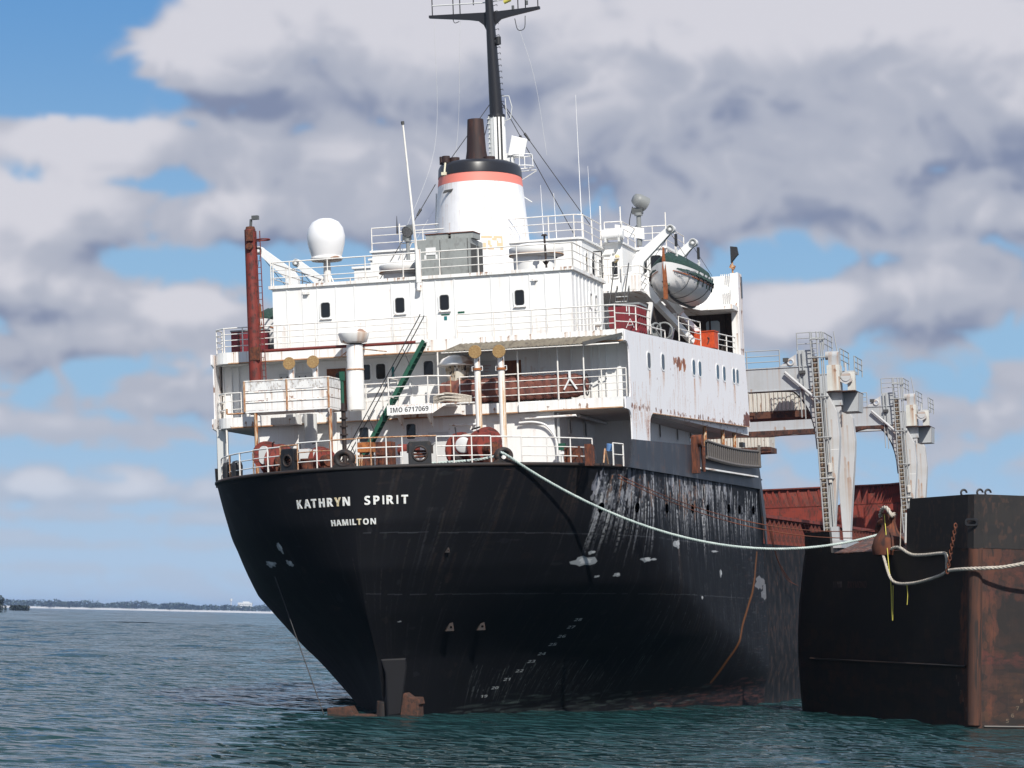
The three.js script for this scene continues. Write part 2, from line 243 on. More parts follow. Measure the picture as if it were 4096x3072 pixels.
// painted steel of the aft hull: s = metres round the stern (starboard +), y = height
const S0 = -16, S1 = 48, Y0 = -19, Y1 = -6;
const hullTex = canvasTex(2048, 512, (c, w, h) => {
  const X = (s) => (s - S0) / (S1 - S0) * w, Y = (y) => (Y1 - y) / (Y1 - Y0) * h, mx = w / (S1 - S0), my = h / (Y1 - Y0);
  c.fillStyle = 'rgb(19,20,24)'; c.fillRect(0, 0, w, h);
  const rn = (a, b) => RR(a, b);
  const blob = (s, y, rx, ry, col, al, n = 14) => { c.fillStyle = `rgba(${col},${al})`; c.beginPath(); for (let i = 0; i < n; i++) { const a = i / n * 6.283, k = rn(.55, 1.1); c.lineTo(X(s) + Math.cos(a) * rx * mx * k, Y(y) + Math.sin(a) * ry * my * k); } c.fill(); };
  const run = (s, y, len, wd, col, al) => { const n = Math.ceil(len * my / 3); for (let i = 0; i < n; i++) { if (rnd() < .12) continue; c.fillStyle = `rgba(${col},${al * (1 - i / n) ** .7 * rn(.6, 1.1)})`; c.fillRect(X(s) + Math.sin(i * .21 + s) * .8 - wd * mx / 2 * rn(.7, 1.2), Y(y) + i * 3, Math.max(1, wd * mx * rn(.6, 1.1)), 3.4); } };
  // overall: dusty runs, plating seams
  for (let i = 0; i < 700; i++) run(rn(S0, S1), rn(-6, -15), rn(.8, 5), rn(.03, .14), ['66,66,68', '48,42,40', '14,15,18', '72,66,60'][i % 4], rn(.08, .32));
  for (let i = 0; i < 500; i++) blob(rn(S0, S1), rn(-6, -19), rn(.05, .5), rn(.04, .25), ['60,62,66', '16,17,20', '58,46,40'][i % 3], rn(.08, .3));
  c.fillStyle = 'rgba(98,102,108,.55)'; for (const [y, a, b] of [[-11.55, .5, 24], [-8.95, .6, 40], [-12.0, 24, 40]]) for (let s = a; s < b; s += .5) if (rnd() < .85) c.fillRect(X(s), Y(y - (s - a) * .02) + rn(-.4, .4), .52 * mx, rn(.8, 1.6));
  // rust runs below fairleads and scuppers
  for (const [s, y, l, wd, a] of [[11, -6.1, 4.6, .5, .5], [11.5, -6.1, 3.6, .35, .5], [5, -6.1, 5, .4, .25], [7.5, -6.1, 5.5, .7, .28], [9.3, -6.1, 5.5, .8, .25], [-1.5, -6.1, 3, .4, .2], [1.6, -6.1, 4, .5, .22], [24, -9.4, 4, .3, .5], [30, -6.4, 2, .2, .5], [5.35, -9.9, 2.2, .6, .2]]) for (let k = 0; k < 7; k++) run(s + rn(-wd, wd), y, l * rn(.5, 1), rn(.05, .2), '78,58,46', a * .6);
  // bared and scraped plating along the starboard quarter
  for (let k = 0; k < 230; k++) { const s = 12.6 + 24 * rnd() ** 1.15, y = -6.45 - rnd() * (s < 22 ? 1.3 : .9) * (s > 27 ? .8 : 1); blob(s, y, rn(.05, .3) * (s < 20 ? 1.2 : .7), rn(.15, .6), ['158,160,166', '132,134,142', '180,180,184', '108,110,120'][k % 4], rn(.25, .8)); }
  for (let k = 0; k < 330; k++) { const s = 12.8 + 30 * rnd() ** 1.2; run(s, -6.5 - rnd() * 1.6, rn(.5, 2.9), rn(.05, .24), ['176,178,182', '150,152,158', '196,196,196'][k % 3], rn(.4, .9)); }
  for (let k = 0; k < 46; k++) run(13 + 18 * rnd(), -6.45 - rnd(), rn(.3, 1.2), rn(.06, .22), '140,78,40', rn(.4, .8));
  for (let k = 0; k < 40; k++) { const s = 13 + 9 * rnd(); run(s, -6.3, rn(1, 2.6), rn(.1, .4), '24,26,32', rn(.6, .9)); }
  // loose flakes
  for (const [s, y, rx, ry] of [[13.5, -10.42, 1.0, .26], [13.8, -10.03, .3, .1], [18.8, -10.37, .75, .14], [19.6, -10.36, .5, .07], [14.8, -11.1, .24, .06], [16.3, -11.04, .34, .1], [32.8, -11, .3, .22], [31.6, -9.9, 1.0, .06], [-6.3, -9.35, .25, .3], [-8.3, -10.05, .7, .18], [-6.2, -10.08, .35, .16], [23.6, -9.6, .8, .25], [28, -12.2, .3, .1], [3.6, -12.8, .2, .03]]) { blob(s, y, rx, ry, '168,172,176', .85); blob(s + .1, y + .03, rx * .5, ry * .6, '196,198,200', .7); }
  // scoured belt towards the midships, grey and red primer through the black
  for (let k = 0; k < 900; k++) { const s = 28 + 20 * rnd() ** .7, y = -9.2 - 7 * rnd(), q = clamp((s - 30) / 14); c.fillStyle = `rgba(${['120,122,126', '92,90,92', '146,148,152', '116,58,44', '134,80,56'][k % 5]},${rn(.06, .3) * q})`; c.fillRect(X(s), Y(y), rn(.2, 1.6) * mx * .6, rn(1, 3.2)); }
  for (let k = 0; k < 420; k++) run(20 + 28 * rnd(), -9 - 6 * rnd(), rn(.6, 2.6), rn(.02, .08), ['104,106,110', '10,11,13', '84,64,54', '12,12,14'][k % 4], rn(.15, .5));
  for (let k = 0; k < 260; k++) run(22 + 26 * rnd(), -10 - 5 * rnd(), rn(.4, 1.6), rn(.03, .09), '132,136,140', rn(.15, .5));
  for (const [s, y, rx, ry] of [[42.6, -11.5, 1.6, .4], [44.5, -12, 1.8, .45], [46, -11.4, 1.2, .3]]) blob(s, y, rx, ry, '150,152,156', .7, 20);
  // one long orange run at the old discharge
  for (let k = 0; k < 16; k++) { c.strokeStyle = `rgba(${['150,92,40', '120,72,36', '96,58,34'][k % 3]},${rn(.1, .28)})`; c.lineWidth = rn(1, 9); c.beginPath(); const o = rn(-.22, .3); [[42.2, -9.8], [41.2, -11.2], [40.2, -12.1], [37.3, -13.7], [35, -15.4], [34.2, -16.6]].forEach(([s, y], i) => c[i ? 'lineTo' : 'moveTo'](X(s + o), Y(y))); c.stroke(); }
  // boot topping: green slime, pink red antifouling
  for (let k = 0; k < 1100; k++) { const s = 9 + 38 * rnd(), lim = lerpT(s, [9, 14, 18, 24, 30, 40, 47], [-16.7, -16.25, -16.3, -16.6, -16.7, -16.5, -16.4]), y = lim - 1.9 * rnd() ** .8; const pink = s > 22 && rnd() < clamp((s - 22) / 14); blob(s, y, rn(.15, 1.1), rn(.02, .09), pink ? ['84,52,48', '98,58,52', '70,44,42'][k % 3] : ['78,90,86', '54,66,64', '98,108,104', '30,36,36'][k % 4], rn(.15, .45), 9); }
  for (let k = 0; k < 160; k++) run(10 + 14 * rnd(), -14.8 - 1.4 * rnd(), rn(.3, .9), rn(.03, .07), '128,138,136', rn(.2, .6));
  // draught figures climbing the quarter
  c.fillStyle = 'rgba(186,190,192,.9)'; c.font = 'bold 9px sans-serif'; c.textAlign = 'center';
  [[15.48, -13.04, 28], [15.33, -13.37, 27], [15.11, -13.77, 26], [14.85, -14.13, 25], [14.5, -14.52, 24], [14.06, -14.87, 23], [13.54, -15.26, 22], [12.92, -15.62, 21], [12.23, -15.98, 20], [11.57, -16.32, 19]].forEach(([s, y, t]) => { c.save(); c.translate(X(s), Y(y)); c.scale(1.9, .8); c.fillText(t, 0, 3); c.restore(); });
});
hullTex.wrapS = hullTex.wrapT = THREE.ClampToEdgeWrapping;
const hullMat = new THREE.MeshPhysicalMaterial({ map: hullTex, roughness: .66, specularIntensity: .27 });
function hullGrid(ny, nt, z1) {
  const pos = [], uv = [], idx = [];
  for (let j = 0; j <= ny; j++) for (let i = -nt; i <= nt; i++) {
    const y = mix(-6.2, -19, j / ny), t = Math.abs(i / nt), z = zA(y) - (zA(y) - z1) * t * t, sm_ = t * t * 42, dent = ((vn(sm_ * 1.25 + (i < 0 ? 50 : 0), y * 1.1) - .5) * .03 + (vn(sm_ * .4 + 9, y * .5) - .5) * .04) * step(0, .1, t), b = hb(y, z) + dent;
    pos.push(Math.sign(i) * b, y, z); const a = t * 400, k = Math.min(399, Math.floor(a)), s = Math.sign(i) * mix(arc[k], arc[k + 1], a - k); uv.push((s - S0) / (S1 - S0), (y - Y0) / (Y1 - Y0));
  }
  const w = 2 * nt + 1; for (let j = 0; j < ny; j++) for (let i = 0; i < 2 * nt; i++) { const a = j * w + i; idx.push(a, a + w, a + 1, a + 1, a + w, a + w + 1); }
  const g = new THREE.BufferGeometry(); g.setAttribute('position', new THREE.Float32BufferAttribute(pos, 3)); g.setAttribute('uv', new THREE.Float32BufferAttribute(uv, 2)); g.setIndex(idx); g.computeVertexNormals(); return g;
}
const hull = mesh('hull', hullGrid(72, 170, ZE), hullMat, ship);
const outline = (y, inset, z1, n = 60) => { const r = [], l = []; for (let i = 0; i <= n; i++) { const t = i / n, z = zA(y) - (zA(y) - z1) * t * t, b = Math.max(.01, hb(y, z) - inset * step(0, .1, t)); r.push([b, z - inset * (1 - step(0, .15, t))]); if (i) l.unshift([-b, z - inset * (1 - step(0, .15, t))]); } return [...l, ...r]; };
const stbdEdge = outline(-6.2, 0, ZE), edge3 = stbdEdge.map(([x, z]) => [x, -6.19, z]);
mesh('gunwale', pipe(edge3.filter((p) => p[2] > -.5), .085, 6, 120), M.blackrust, hull);
mesh('rubbing_strake', pipe(stbdEdge.filter(([x, z]) => x > 9.5 && z < -1).map(([x, z]) => [x + .03, -6.2 + .012 * -z, z]), .05, 6, 60), M.black, hull);
wall('poop_deck', plan(outline(-6.2, .08, -28), -6.42, -6.3), M.deck, ship);
// welded letters
function letter(ch, x, y, size, m, parent, flipz) {
  const z = (() => { let lo = -10, hi = zA(y); for (let k = 0; k < 50; k++) { const q = (lo + hi) / 2; if (hb(y, q) > Math.abs(x)) lo = q; else hi = q; } return lo; })();
  const zAt = (xx, yy) => { let lo = -10, hi = zA(yy); for (let k = 0; k < 40; k++) { const q = (lo + hi) / 2; if (hb(yy, q) > Math.abs(xx)) lo = q; else hi = q; } return lo; };
  const dx = V(.3, 0, zAt(x + .15, y) - zAt(x - .15, y)).normalize(), dy0 = V(0, .3, zAt(x, y + .15) - zAt(x, y - .15)).normalize(), nz = dx.clone().cross(dy0).normalize(), dy = nz.clone().cross(dx);
  const g = ch === 'I' ? bx(-size * .1, size * .1, 0, size, 0, .025) : new TextGeometry(ch, { font, size, depth: .02, curveSegments: 4, bevelEnabled: true, bevelSize: size * .02, bevelThickness: .005, bevelSegments: 1 }); if (ch !== 'I') g.scale(1.06, 1, 1); g.computeBoundingBox(); const b = g.boundingBox; g.translate(-(b.min.x + b.max.x) / 2, 0, 0);
  g.applyMatrix4(basis(dx, dy, nz, V(x, y, z).addScaledVector(nz, .02))); return mesh('letter', g, m, parent);
}
const worn = tm(wornTex([226, 228, 228], [214, 216, 216], [196, 184, 160], .8, 128), .7), wornY = tm(wornTex([214, 208, 190], [196, 178, 130], [160, 130, 84], .4, 128), .7);
[['K', -2.68], ['A', -2.27], ['T', -1.92], ['H', -1.52], ['R', -1.11], ['Y', -.74], ['N', -.34], ['S', .58], ['P', .96], ['I', 1.24], ['R', 1.51], ['I', 1.80], ['T', 2.09]].forEach(([c, x]) => letter(c, x, -7.78, .37, c === 'Y' ? wornY : worn, hull));
[['H', -.99], ['A', -.73], ['M', -.42], ['I', -.18], ['L', -.01], ['T', .2], ['O', .48], ['N', .78]].forEach(([c, x]) => letter(c, x, -8.61, .255, c === 'T' ? wornY : worn, hull));
// side lights in the hull
for (const [y, z] of [[-8.04, 1.43], [-8, -1.94], [-7.93, -6.9], [-7.83, -12.17], [-7.78, -15.55], [-7.64, -20.49], [-7.63, -23.04], [-7.58, -26.62]]) {
  const b = hb(y, z), dz = V(hb(y, z - .3) - hb(y, z + .3), 0, -.6).normalize(), dy = V(hb(y + .3, z) - hb(y - .3, z), .6, 0).normalize(), n = dy.clone().cross(dz).normalize(); if (n.x < 0) n.negate();
  const m = basis(dz.clone().negate(), dy, n, V(b, y, z));
  mesh('portlight_rim', ext(circ(.23, 24), .04, [circ(.17, 24)]).applyMatrix4(m), M.blackrust, hull); mesh('portlight_glass', new THREE.CircleGeometry(.175, 24).translate(0, 0, .025).applyMatrix4(m), M.paleglass, hull);
}
for (const [x, y, z, s] of [[3.41, -9.81, 7.84, .1], [2.67, -13.09, 5.28, .2], [3.69, -13.11, 3.77, .2]]) mesh('towing_eye', ext([[-s, -s], [s, -s], [s * .8, s], [s * .3, s * 1.2]], .12, [circ(s * .3, 10, s * .3, -s * .2)]).rotateY(.7).translate(x, y, z), M.blackrust, hull);
// rudder: head fairing on the sternpost and the rusty top of the blade awash
mesh('rudder_fairing', ext([[-.9, 0], [.9, 0], [.95, -.3], [.35, -2.3], [-.5, -2.35], [-.55, -.6]].map(([a, b]) => [a * .62, b]), .5, [], .08).scale(.9, 1, 1).rotateY(.55).translate(.3, -14.45, 6.45), new THREE.MeshPhysicalMaterial({ color: rgb(.012, .012, .014), roughness: .55, specularIntensity: .3 }), ship);
const rud = sub('rudder', ship);
wall('rudder_blade', ext([[-2.35, -1.6], [-2.35, -.25], [-1.4, -.2], [-1.2, -.55], [.1, -.6], [.2, -.15], [.95, .15], [1.15, .3], [1.4, .12], [1.75, .1], [1.8, -.12], [1.72, -.2], [1.72, -1.6]], .7, [], .05).translate(-.2, -16.25, 5.9), tm(wornTex([84, 54, 42], [66, 46, 38], [48, 38, 35], 1), .9), rud);
wall('rudder_stock', cyl([-.05, -17.5, 6.3], [-.05, -16.2, 6.5], .45, .3, 12), M.blackrust, rud);

// starboard and port side planes (a = metres forward, y, proud)
const sideM = basis(V(.04074, 0, -1), V(0, 1, 0), V(1, 0, .04074), V(9.9, 0, 0)), portM = basis(V(-.04074, 0, -1), V(0, 1, 0), V(-1, 0, .04074), V(-9.9, 0, 0));
const arcP = (cx, cy, r, a0, a1, n = 5) => Array.from({ length: n + 1 }, (_, i) => { const a = mix(a0, a1, i / n) * D; return [cx + r * Math.cos(a), cy + r * Math.sin(a)]; });
const bulw = ext([[-.35, -6.25], ...[[.1, -6.1], [.5, -5.6], [.62, -4.95]], [12, -4.7], [27.6, -4.42], [28.3, -5.3], [28.6, -6], [29.4, -7.6], [29.5, -9.4], [29.3, -9.4], [28.2, -6.4]], .1).applyMatrix4(sideM);
const bulwTex = paintTex([44, 48, 56], { rust: .25, runs: .6, grime: 1, size: 5, grimeC: [92, 96, 104] });
wall('bulwark', bulw, tm(bulwTex, .5), ship);
wall('bulwark', flip(ext([[.3, -6.25], [.2, -5.35], [3, -5.25], [3, -6.25]], .08).applyMatrix4(portM)), M.black, ship);
const plateShape = [[0, 0], [25.8, .73], [26.5, -3.1], ...arcP(4.75, -4.3, .75, 88, 178), [3.95, -4.88], [.65, -4.94], [.65, -4.2], ...arcP(.1, -4.15, .55, 0, 90), [-.35, -3.58], [-.35, -3.05], [.5, -3.02], [.62, -2.85], [.62, -1], ...arcP(.1, -1, .52, 0, 90), [0, -.47]];
const plating = sub('side_plating', ship);
// rust seeps below the windows and along the lower edge of the starboard plating
const sideTex = canvasTex(2048, 512, (c, w, h) => {
  const X = (a) => (a + .5) / 28 * w, Y = (y) => (1 - y) / 6.5 * h, mx = w / 28, my = h / 6.5; c.fillStyle = 'rgb(236,235,237)'; c.fillRect(0, 0, w, h);
  const run = (a, y, len, wd, col, al) => { const n = Math.ceil(len * my / 2); for (let i = 0; i < n; i++) { if (rnd() < .15) continue; c.fillStyle = `rgba(${col},${al * (1 - i / n) ** .8 * RR(.5, 1.1)})`; c.fillRect(X(a) + Math.sin(i * .13 + a * 9) * .9, Y(y) + i * 2, Math.max(.8, wd * mx * RR(.5, 1.1)), 2.3); } };
  const spot = (a, y, r, col, al) => { c.fillStyle = `rgba(${col},${al})`; c.beginPath(); for (let i = 0; i < 9; i++) { const t = i / 9 * 6.28, k = RR(.5, 1.2); c.lineTo(X(a) + Math.cos(t) * r * mx * k, Y(y) + Math.sin(t) * r * my * k); } c.fill(); };
  for (let k = 0; k < 420; k++) run(RR(0, 26.5), RR(.7, -3.4), RR(.2, 1.4), RR(.015, .05), ['196,182,172', '206,204,206', '178,150,128'][k % 3], RR(.1, .4));
  for (const [a, y, l] of [[4.3, -1.55, 1.2], [7.05, -1.4, 1.5], [13.5, -1.3, 2.3], [14.8, -1.2, .8], [18.9, -1.1, 1.1], [22.8, -1.05, 1.6], [20.5, -1, .6]]) for (let k = 0; k < 9; k++) run(a + RR(-.22, .22), y + RR(-.05, .1), l * RR(.4, 1), RR(.03, .1), ['168,98,52', '146,78,40', '190,128,80'][k % 3], RR(.35, .85));
  for (let k = 0; k < 90; k++) { const a = RR(.7, 26.4), y = -3.5 + .014 * a + RR(0, .15); run(a, y + RR(.3, 1.3), RR(.4, 1.6), RR(.02, .07), '152,88,48', RR(.3, .7)); spot(a, y - .02, RR(.04, .16), ['132,72,38', '98,54,34'][k % 2], RR(.5, .9)); }
  for (let k = 0; k < 70; k++) { const a = RR(0, 26), y = .0 + .028 * a; run(a, y - RR(.05, .3), RR(.3, 1.3), RR(.015, .05), '176,118,80', RR(.2, .6)); }
  for (let k = 0; k < 26; k++) spot(9.3 + RR(0, 2.6), -.75 + RR(-.2, .12), RR(.08, .28), ['160,92,44', '136,74,38', '112,62,36'][k % 3], RR(.6, .95));
  for (let k = 0; k < 14; k++) run(RR(9.2, 11.8), -.85, RR(.5, 2.4), RR(.03, .07), '150,84,46', RR(.4, .8));
  for (let k = 0; k < 30; k++) { spot(24.8 + RR(0, 1.6), -2.95 + RR(-.15, .4), RR(.1, .3), ['124,66,40', '98,52,36'][k % 2], .9); }
  for (let k = 0; k < 60; k++) { const a = RR(.7, 4.4); run(a, RR(-2.9, -4.2), RR(.4, 1.2), RR(.03, .1), '168,100,56', RR(.3, .8)); }
  for (let k = 0; k < 30; k++) run(3.3 + RR(0, .4), RR(-3.6, -4.5), RR(.3, .8), RR(.04, .1), '140,74,40', RR(.4, .9));
  for (let k = 0; k < 24; k++) spot(RR(2, 26), RR(0, -3), RR(.02, .07), '120,80,60', RR(.3, .8));
});
{ const g = ext(plateShape, .07), uv = g.attributes.uv, p = g.attributes.position; for (let i = 0; i < p.count; i++) uv.setXY(i, (p.getX(i) + .5) / 28, 1 - (1 - p.getY(i)) / 6.5); g.applyMatrix4(sideM); mesh('shell_plate', g, new THREE.MeshStandardMaterial({ map: sideTex, roughness: .5 }), plating); }
function sideWindow(a, y, w, h, m, parent, open) { mesh('window_frame', ext(rrect(w, h, w * .32), .035, [rrect(w - .16, h - .14, w * .25)]).translate(a, y, .055).applyMatrix4(m), M.white, parent); mesh('window_pane', new THREE.ShapeGeometry(shp(rrect(w - .12, h - .1, w * .26))).translate(a, y, .084).applyMatrix4(m), M.glass, parent); }
for (const [a, y] of [[4.26, -1.1], [7.04, -.97], [13.5, -.78], [14.85, -.76], [18.93, -.64], [20.47, -.62], [22.8, -.58], [23.7, -.56]]) sideWindow(a, y, .78, .88, sideM, plating);
wall('shell_plate', flip(ext([[0, 0], [25.8, .7], [26.5, -3.5], [1.2, -3.5], [1.0, -6.2], [.55, -6.2], [.6, -3.6], [-.05, -3.5], [-.05, -3.05], [.3, -3], [.3, -.6], [0, -.47]], .07).applyMatrix4(portM)), M.plate, plating);

// decks and houses
const roundPort = (z, xl, xr, r, zf, xlf, xrf) => [[xr, z], [xrf, zf], [xlf, zf], [xl, z - r], ...arcP(xl + r, z - r, r, 180, 90, 6).map(([x, q]) => [x, q])];
wall('upper_deck_slab', plan(roundPort(.35, -9.75, 9.82, .8, -27, -10.85, 10.85), -3.52, -3.04), M.edge, ship);
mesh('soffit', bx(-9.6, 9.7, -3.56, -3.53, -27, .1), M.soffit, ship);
wall('boat_deck_slab', plan(roundPort(0, -9.95, 9.88, .8, -26, -10.85, 10.85), -.47, .06), M.edge, ship);
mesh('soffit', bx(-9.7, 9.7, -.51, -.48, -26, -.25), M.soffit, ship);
for (const [y, z] of [[-3.04, .3], [.06, -.08]]) wall('deck_covering', plan([[-9.2, z - .9], [-9.2, z - .1], [9.6, z - .1], [10.4, -25.5], [-10.4, -25.5]], y, y + .012), M.deckgreen, ship);
for (const [y, z, x0, x1] of [[-.47, .01, -9.1, 9.86], [-3.52, .36, -8.9, 9.8]]) mesh('drip_edge', bx(x0, x1, y - .02, y + .035, z - .03, z + .012), M.rustrail, ship);
for (const [y, z] of [[-3.52, .0]]) mesh('drip_edge', ext([[4.6, -3.56], [26.4, -3.13], [26.4, -3.09], [4.6, -3.52]], .02).translate(0, 0, .066).applyMatrix4(sideM), M.rustrail, ship);
const lower = sub('lower_house', ship), middle = sub('middle_house', ship), upper = sub('upper_house', ship);
wall('wall', bx(-7.85, 6.5, -6.31, -3.53, -.05, -26), M.wall, lower);
wall('wall', bx(6.4, 8.75, -6.31, -3.53, -8.5, -26), M.wall, lower); for (const z of [-9.9, -13, -17.5, -21]) { mesh('window_frame', ext(rrect(.55, .82, .2), .04, [rrect(.43, .7, .16)]).rotateY(Math.PI / 2).translate(8.75, -4.0 + .012 * -z, z), M.white, lower); mesh('window_pane', new THREE.ShapeGeometry(shp(rrect(.45, .72, .16))).rotateY(Math.PI / 2).translate(8.77, -4.0 + .012 * -z, z), M.glass, lower); }
wall('wall', bx(-9.78, 9.8, -3.04, -.49, -1.3, -25.5), M.wall, middle);
wall('wall', bx(-7.25, 7.28, .06, 3.05, -1.3, -8), M.wall, upper);
wall('wall', bx(-7.2, 6.0, .06, 3.05, -8, -24.5), M.wall, upper);
wall('roof_edge', [plan([[-7.4, -1.18], [7.42, -1.18], [7.42, -8.1], [6.4, -8.1], [6.4, -25], [-7.4, -25]], 3.05, 3.2)], M.edge, upper); wall('deck_covering', plan([[-7.2, -1.35], [7.2, -1.35], [7.2, -8], [6.3, -8.1], [6.3, -24.9], [-7.3, -24.9]], 3.2, 3.212), M.deckgreen, ship);
for (const x of [-6.53, -5.76, -5.03, -4.11, -3.19, -1.39, -.46, .17, .77, 1.67, 3.44, 4.35, 5.28, 6.02, 6.74]) mesh('stiffener', bx(x - .022, x + .022, .1, 2.98, -1.3, -1.265), M.white, upper);
for (let k = 0; k < 8; k++) { const z = -1.9 - k * .75; mesh('stiffener', bx(7.28, 7.33, .1, 2.98, z - .03, z + .03), M.white, upper); }
for (const x of [-9.81, -9.4, -9.05, -8.2, -6.2, -3.1, -.6, 2.2, 5.57, 7.1, 8.05, 8.42, 8.76, 9.3]) mesh('stiffener', bx(x - .03, x + .03, -3.0, -.5, -1.3, -1.2), M.white, middle);
function aftWindow(x, y, z, w, h, parent, glass = M.glass) {
  mesh('window_frame', ext(rrect(w + .14, h + .14, w * .3), .07, [rrect(w, h, w * .26)]).translate(x, y, z), M.white, parent); mesh('window_pane', new THREE.ShapeGeometry(shp(rrect(w + .02, h + .02, w * .26))).translate(x, y, z + .02), glass, parent);
  mesh('window_gasket', ext(rrect(w, h, w * .26), .03, [rrect(w - .07, h - .07, w * .22)]).translate(x, y, z + .021), M.gasket, parent);
}
for (const x of [-4.63, -.98, 1.18, 4.79]) { aftWindow(x, 1.9, -1.3, .46, .72, upper); mesh('window_sill', bx(x - .3, x + .3, 1.46, 1.50, -1.3, -1.19), M.edge, upper); }
for (const [x, w] of [[-2.7, .34], [-2.02, .46], [.3, .46]]) aftWindow(x, -1.14, -1.3, w, .72, middle);
for (const [x, y] of [[-2.55, -4.15], [-.28, -4.1]]) aftWindow(x, y, -.05, .45, .7, lower);
for (const z of [-4.98, -6.06]) { mesh('window_frame', ext(rrect(.5, .8, .18), .07, [rrect(.38, .68, .14)]).rotateY(Math.PI / 2).translate(7.28, 1.96, z), M.white, upper); mesh('window_pane', new THREE.ShapeGeometry(shp(rrect(.4, .7, .14))).rotateY(Math.PI / 2).translate(7.3, 1.96, z), M.glass, upper); }
for (const z of [-3.05, -6.2]) { mesh('window_frame', ext(rrect(.55, .82, .2), .07, [rrect(.43, .7, .16)]).rotateY(Math.PI / 2).translate(6.5, -4.1 + .012 * -z, z), M.white, lower); mesh('window_pane', new THREE.ShapeGeometry(shp(rrect(.45, .72, .16))).rotateY(Math.PI / 2).translate(6.52, -4.1 + .012 * -z, z), M.glass, lower); }
// doors
const door = (x, y0, w, h, z, m, parent) => { mesh('door_frame', ext([[-w / 2 - .08, 0], [w / 2 + .08, 0], [w / 2 + .08, h + .08], [-w / 2 - .08, h + .08]], .05, [[[-w / 2, .04], [-w / 2, h], [w / 2, h], [w / 2, .04]]]).translate(x, y0, z), M.white, parent); return wall('door', bx(x - w / 2, x + w / 2, y0 + .04, y0 + h, z, z + .035), m, parent); };
door(-4.2, -2.98, .95, 2.1, -1.3, M.brownDoor, middle); mesh('door_window', ext(circ(.2, 18), .02).translate(-4.05, -1.25, -1.262), M.glass, middle);
door(4.3, -2.98, .9, 2.0, -1.3, M.brownDoor, middle); door(3.1, -2.98, .95, 2.05, -1.3, M.pale, middle);
door(1.0, -6.2, 1.0, 2.0, -.05, M.pale, lower);
mesh('bulkhead_shelf', bx(-7.0, -5.4, -1.5, -1.0, -1.3, -1.15), M.pale, middle);
for (let k = 0; k < 5; k++) mesh('hook', bx(-6.9 + k * .3, -6.86 + k * .3, -1.35, -1.15, -1.15, -1.08), M.gasket, middle);
for (const [x, y] of [[-5.55, 2.82], [-4.95 + 10.5, 2.75]]) mesh('deck_lamp', merge([bx(x - .1, x + .1, y - .12, y, -1.3, -1.12), cyl([x - .2, y - .02, -1.2], [x + .2, y - .02, -1.2], .02)]), M.edge, upper);
mesh('safety_sign', bx(1.0, 1.4, 1.31, 1.36, -1.295, -1.28), M.green, upper); mesh('safety_sign', bx(1.13, 1.27, 1.08, 1.26, -1.295, -1.28), M.teal, upper); mesh('safety_sign', bx(1.8, 2.12, 1.34, 1.44, -1.295, -1.28), M.green, upper);
mesh('safety_sign', bx(-1.5, -1.38, -1.5, -.95, -1.295, -1.28), M.teal, middle);
// ---------- railings ----------
function railing(pts, h = 1.1, n = 3, o = {}) {
  const g = sub('railing', o.parent ?? ship), R = o.r ?? .03;
  pts.forEach((p, i) => { if (o.noPost?.includes(i)) return; const rusty = rnd() < (o.rust ?? .03); mesh('post', o.flat ? bar(p, [p[0], p[1] + h, p[2]], .05, .09) : cyl(p, [p[0], p[1] + h, p[2]], R * 1.15, R, 6), rusty ? M.rustrail : o.m ?? M.rail, g); });
  for (let k = 1; k <= n; k++) mesh('rail', poly(pts.map((p) => [p[0], p[1] + h * k / n, p[2]]), k === n ? R * 1.1 : R * .8, 6), rnd() < (o.rust ?? 0) * .6 ? M.rustrail : o.m ?? M.rail, g);
  return g;
}
const runX = (xs, y, z) => xs.map((x) => [x, y, z]);
// roof of the upper house
railing(runX([-7.19, -6.37, -4.49, -2.63, -.78, 1.0, 2.87, 4.71, 6.52, 7.36], 3.2, -1.3), 1.12, 3);
railing([[7.36, 3.2, -1.3], [7.36, 3.2, -2.9], [7.36, 3.2, -4.5], [7.36, 3.2, -6.2], [7.36, 3.2, -7.9]], 1.12, 3);
railing([[-7.3, 3.2, -1.3], [-7.3, 3.2, -3.5], [-7.3, 3.2, -6], [-7.3, 3.2, -9], [-7.3, 3.2, -12], [-7.3, 3.2, -16]], 1.12, 3);
railing([[-6.2, 3.2, -5.2], [-4.6, 3.2, -5.2], [-4.0, 3.2, -5.2], [-3.2, 3.2, -5.2]], .62, 1);
// boat deck
railing([[-9.95, .06, -1.6], [-9.9, .06, -.7], [-9.3, .06, -.1], [-8.37, .06, -.06], [-6.65, .06, -.06], [-6.03, .06, -.06], [-4.77, .06, -.06], [-3.67, .06, -.06], [-2.3, .06, -.06], [-.97, .06, -.06], [.64, .06, -.06]], 1.14, 4);
railing(runX([2.07, 3.83, 4.7, 5.63, 6.35, 7.73, 9.5], .06, -.08), 1.12, 4);
railing([[9.5, .06, -.1], [9.95, .2, -2.6], [10.03, .25, -5.5]], 1.12, 3);
railing([[10.03, .25, -5.5], [10.12, .32, -8.5]], .34, 1); railing([[10.25, .4, -11.4], [10.33, .45, -13.6], [10.43, .52, -16.2]], 1.2, 4); railing([[10.6, .62, -20.2], [10.7, .68, -22.2], [10.8, .74, -24.2]], .85, 3, { flat: 1 });
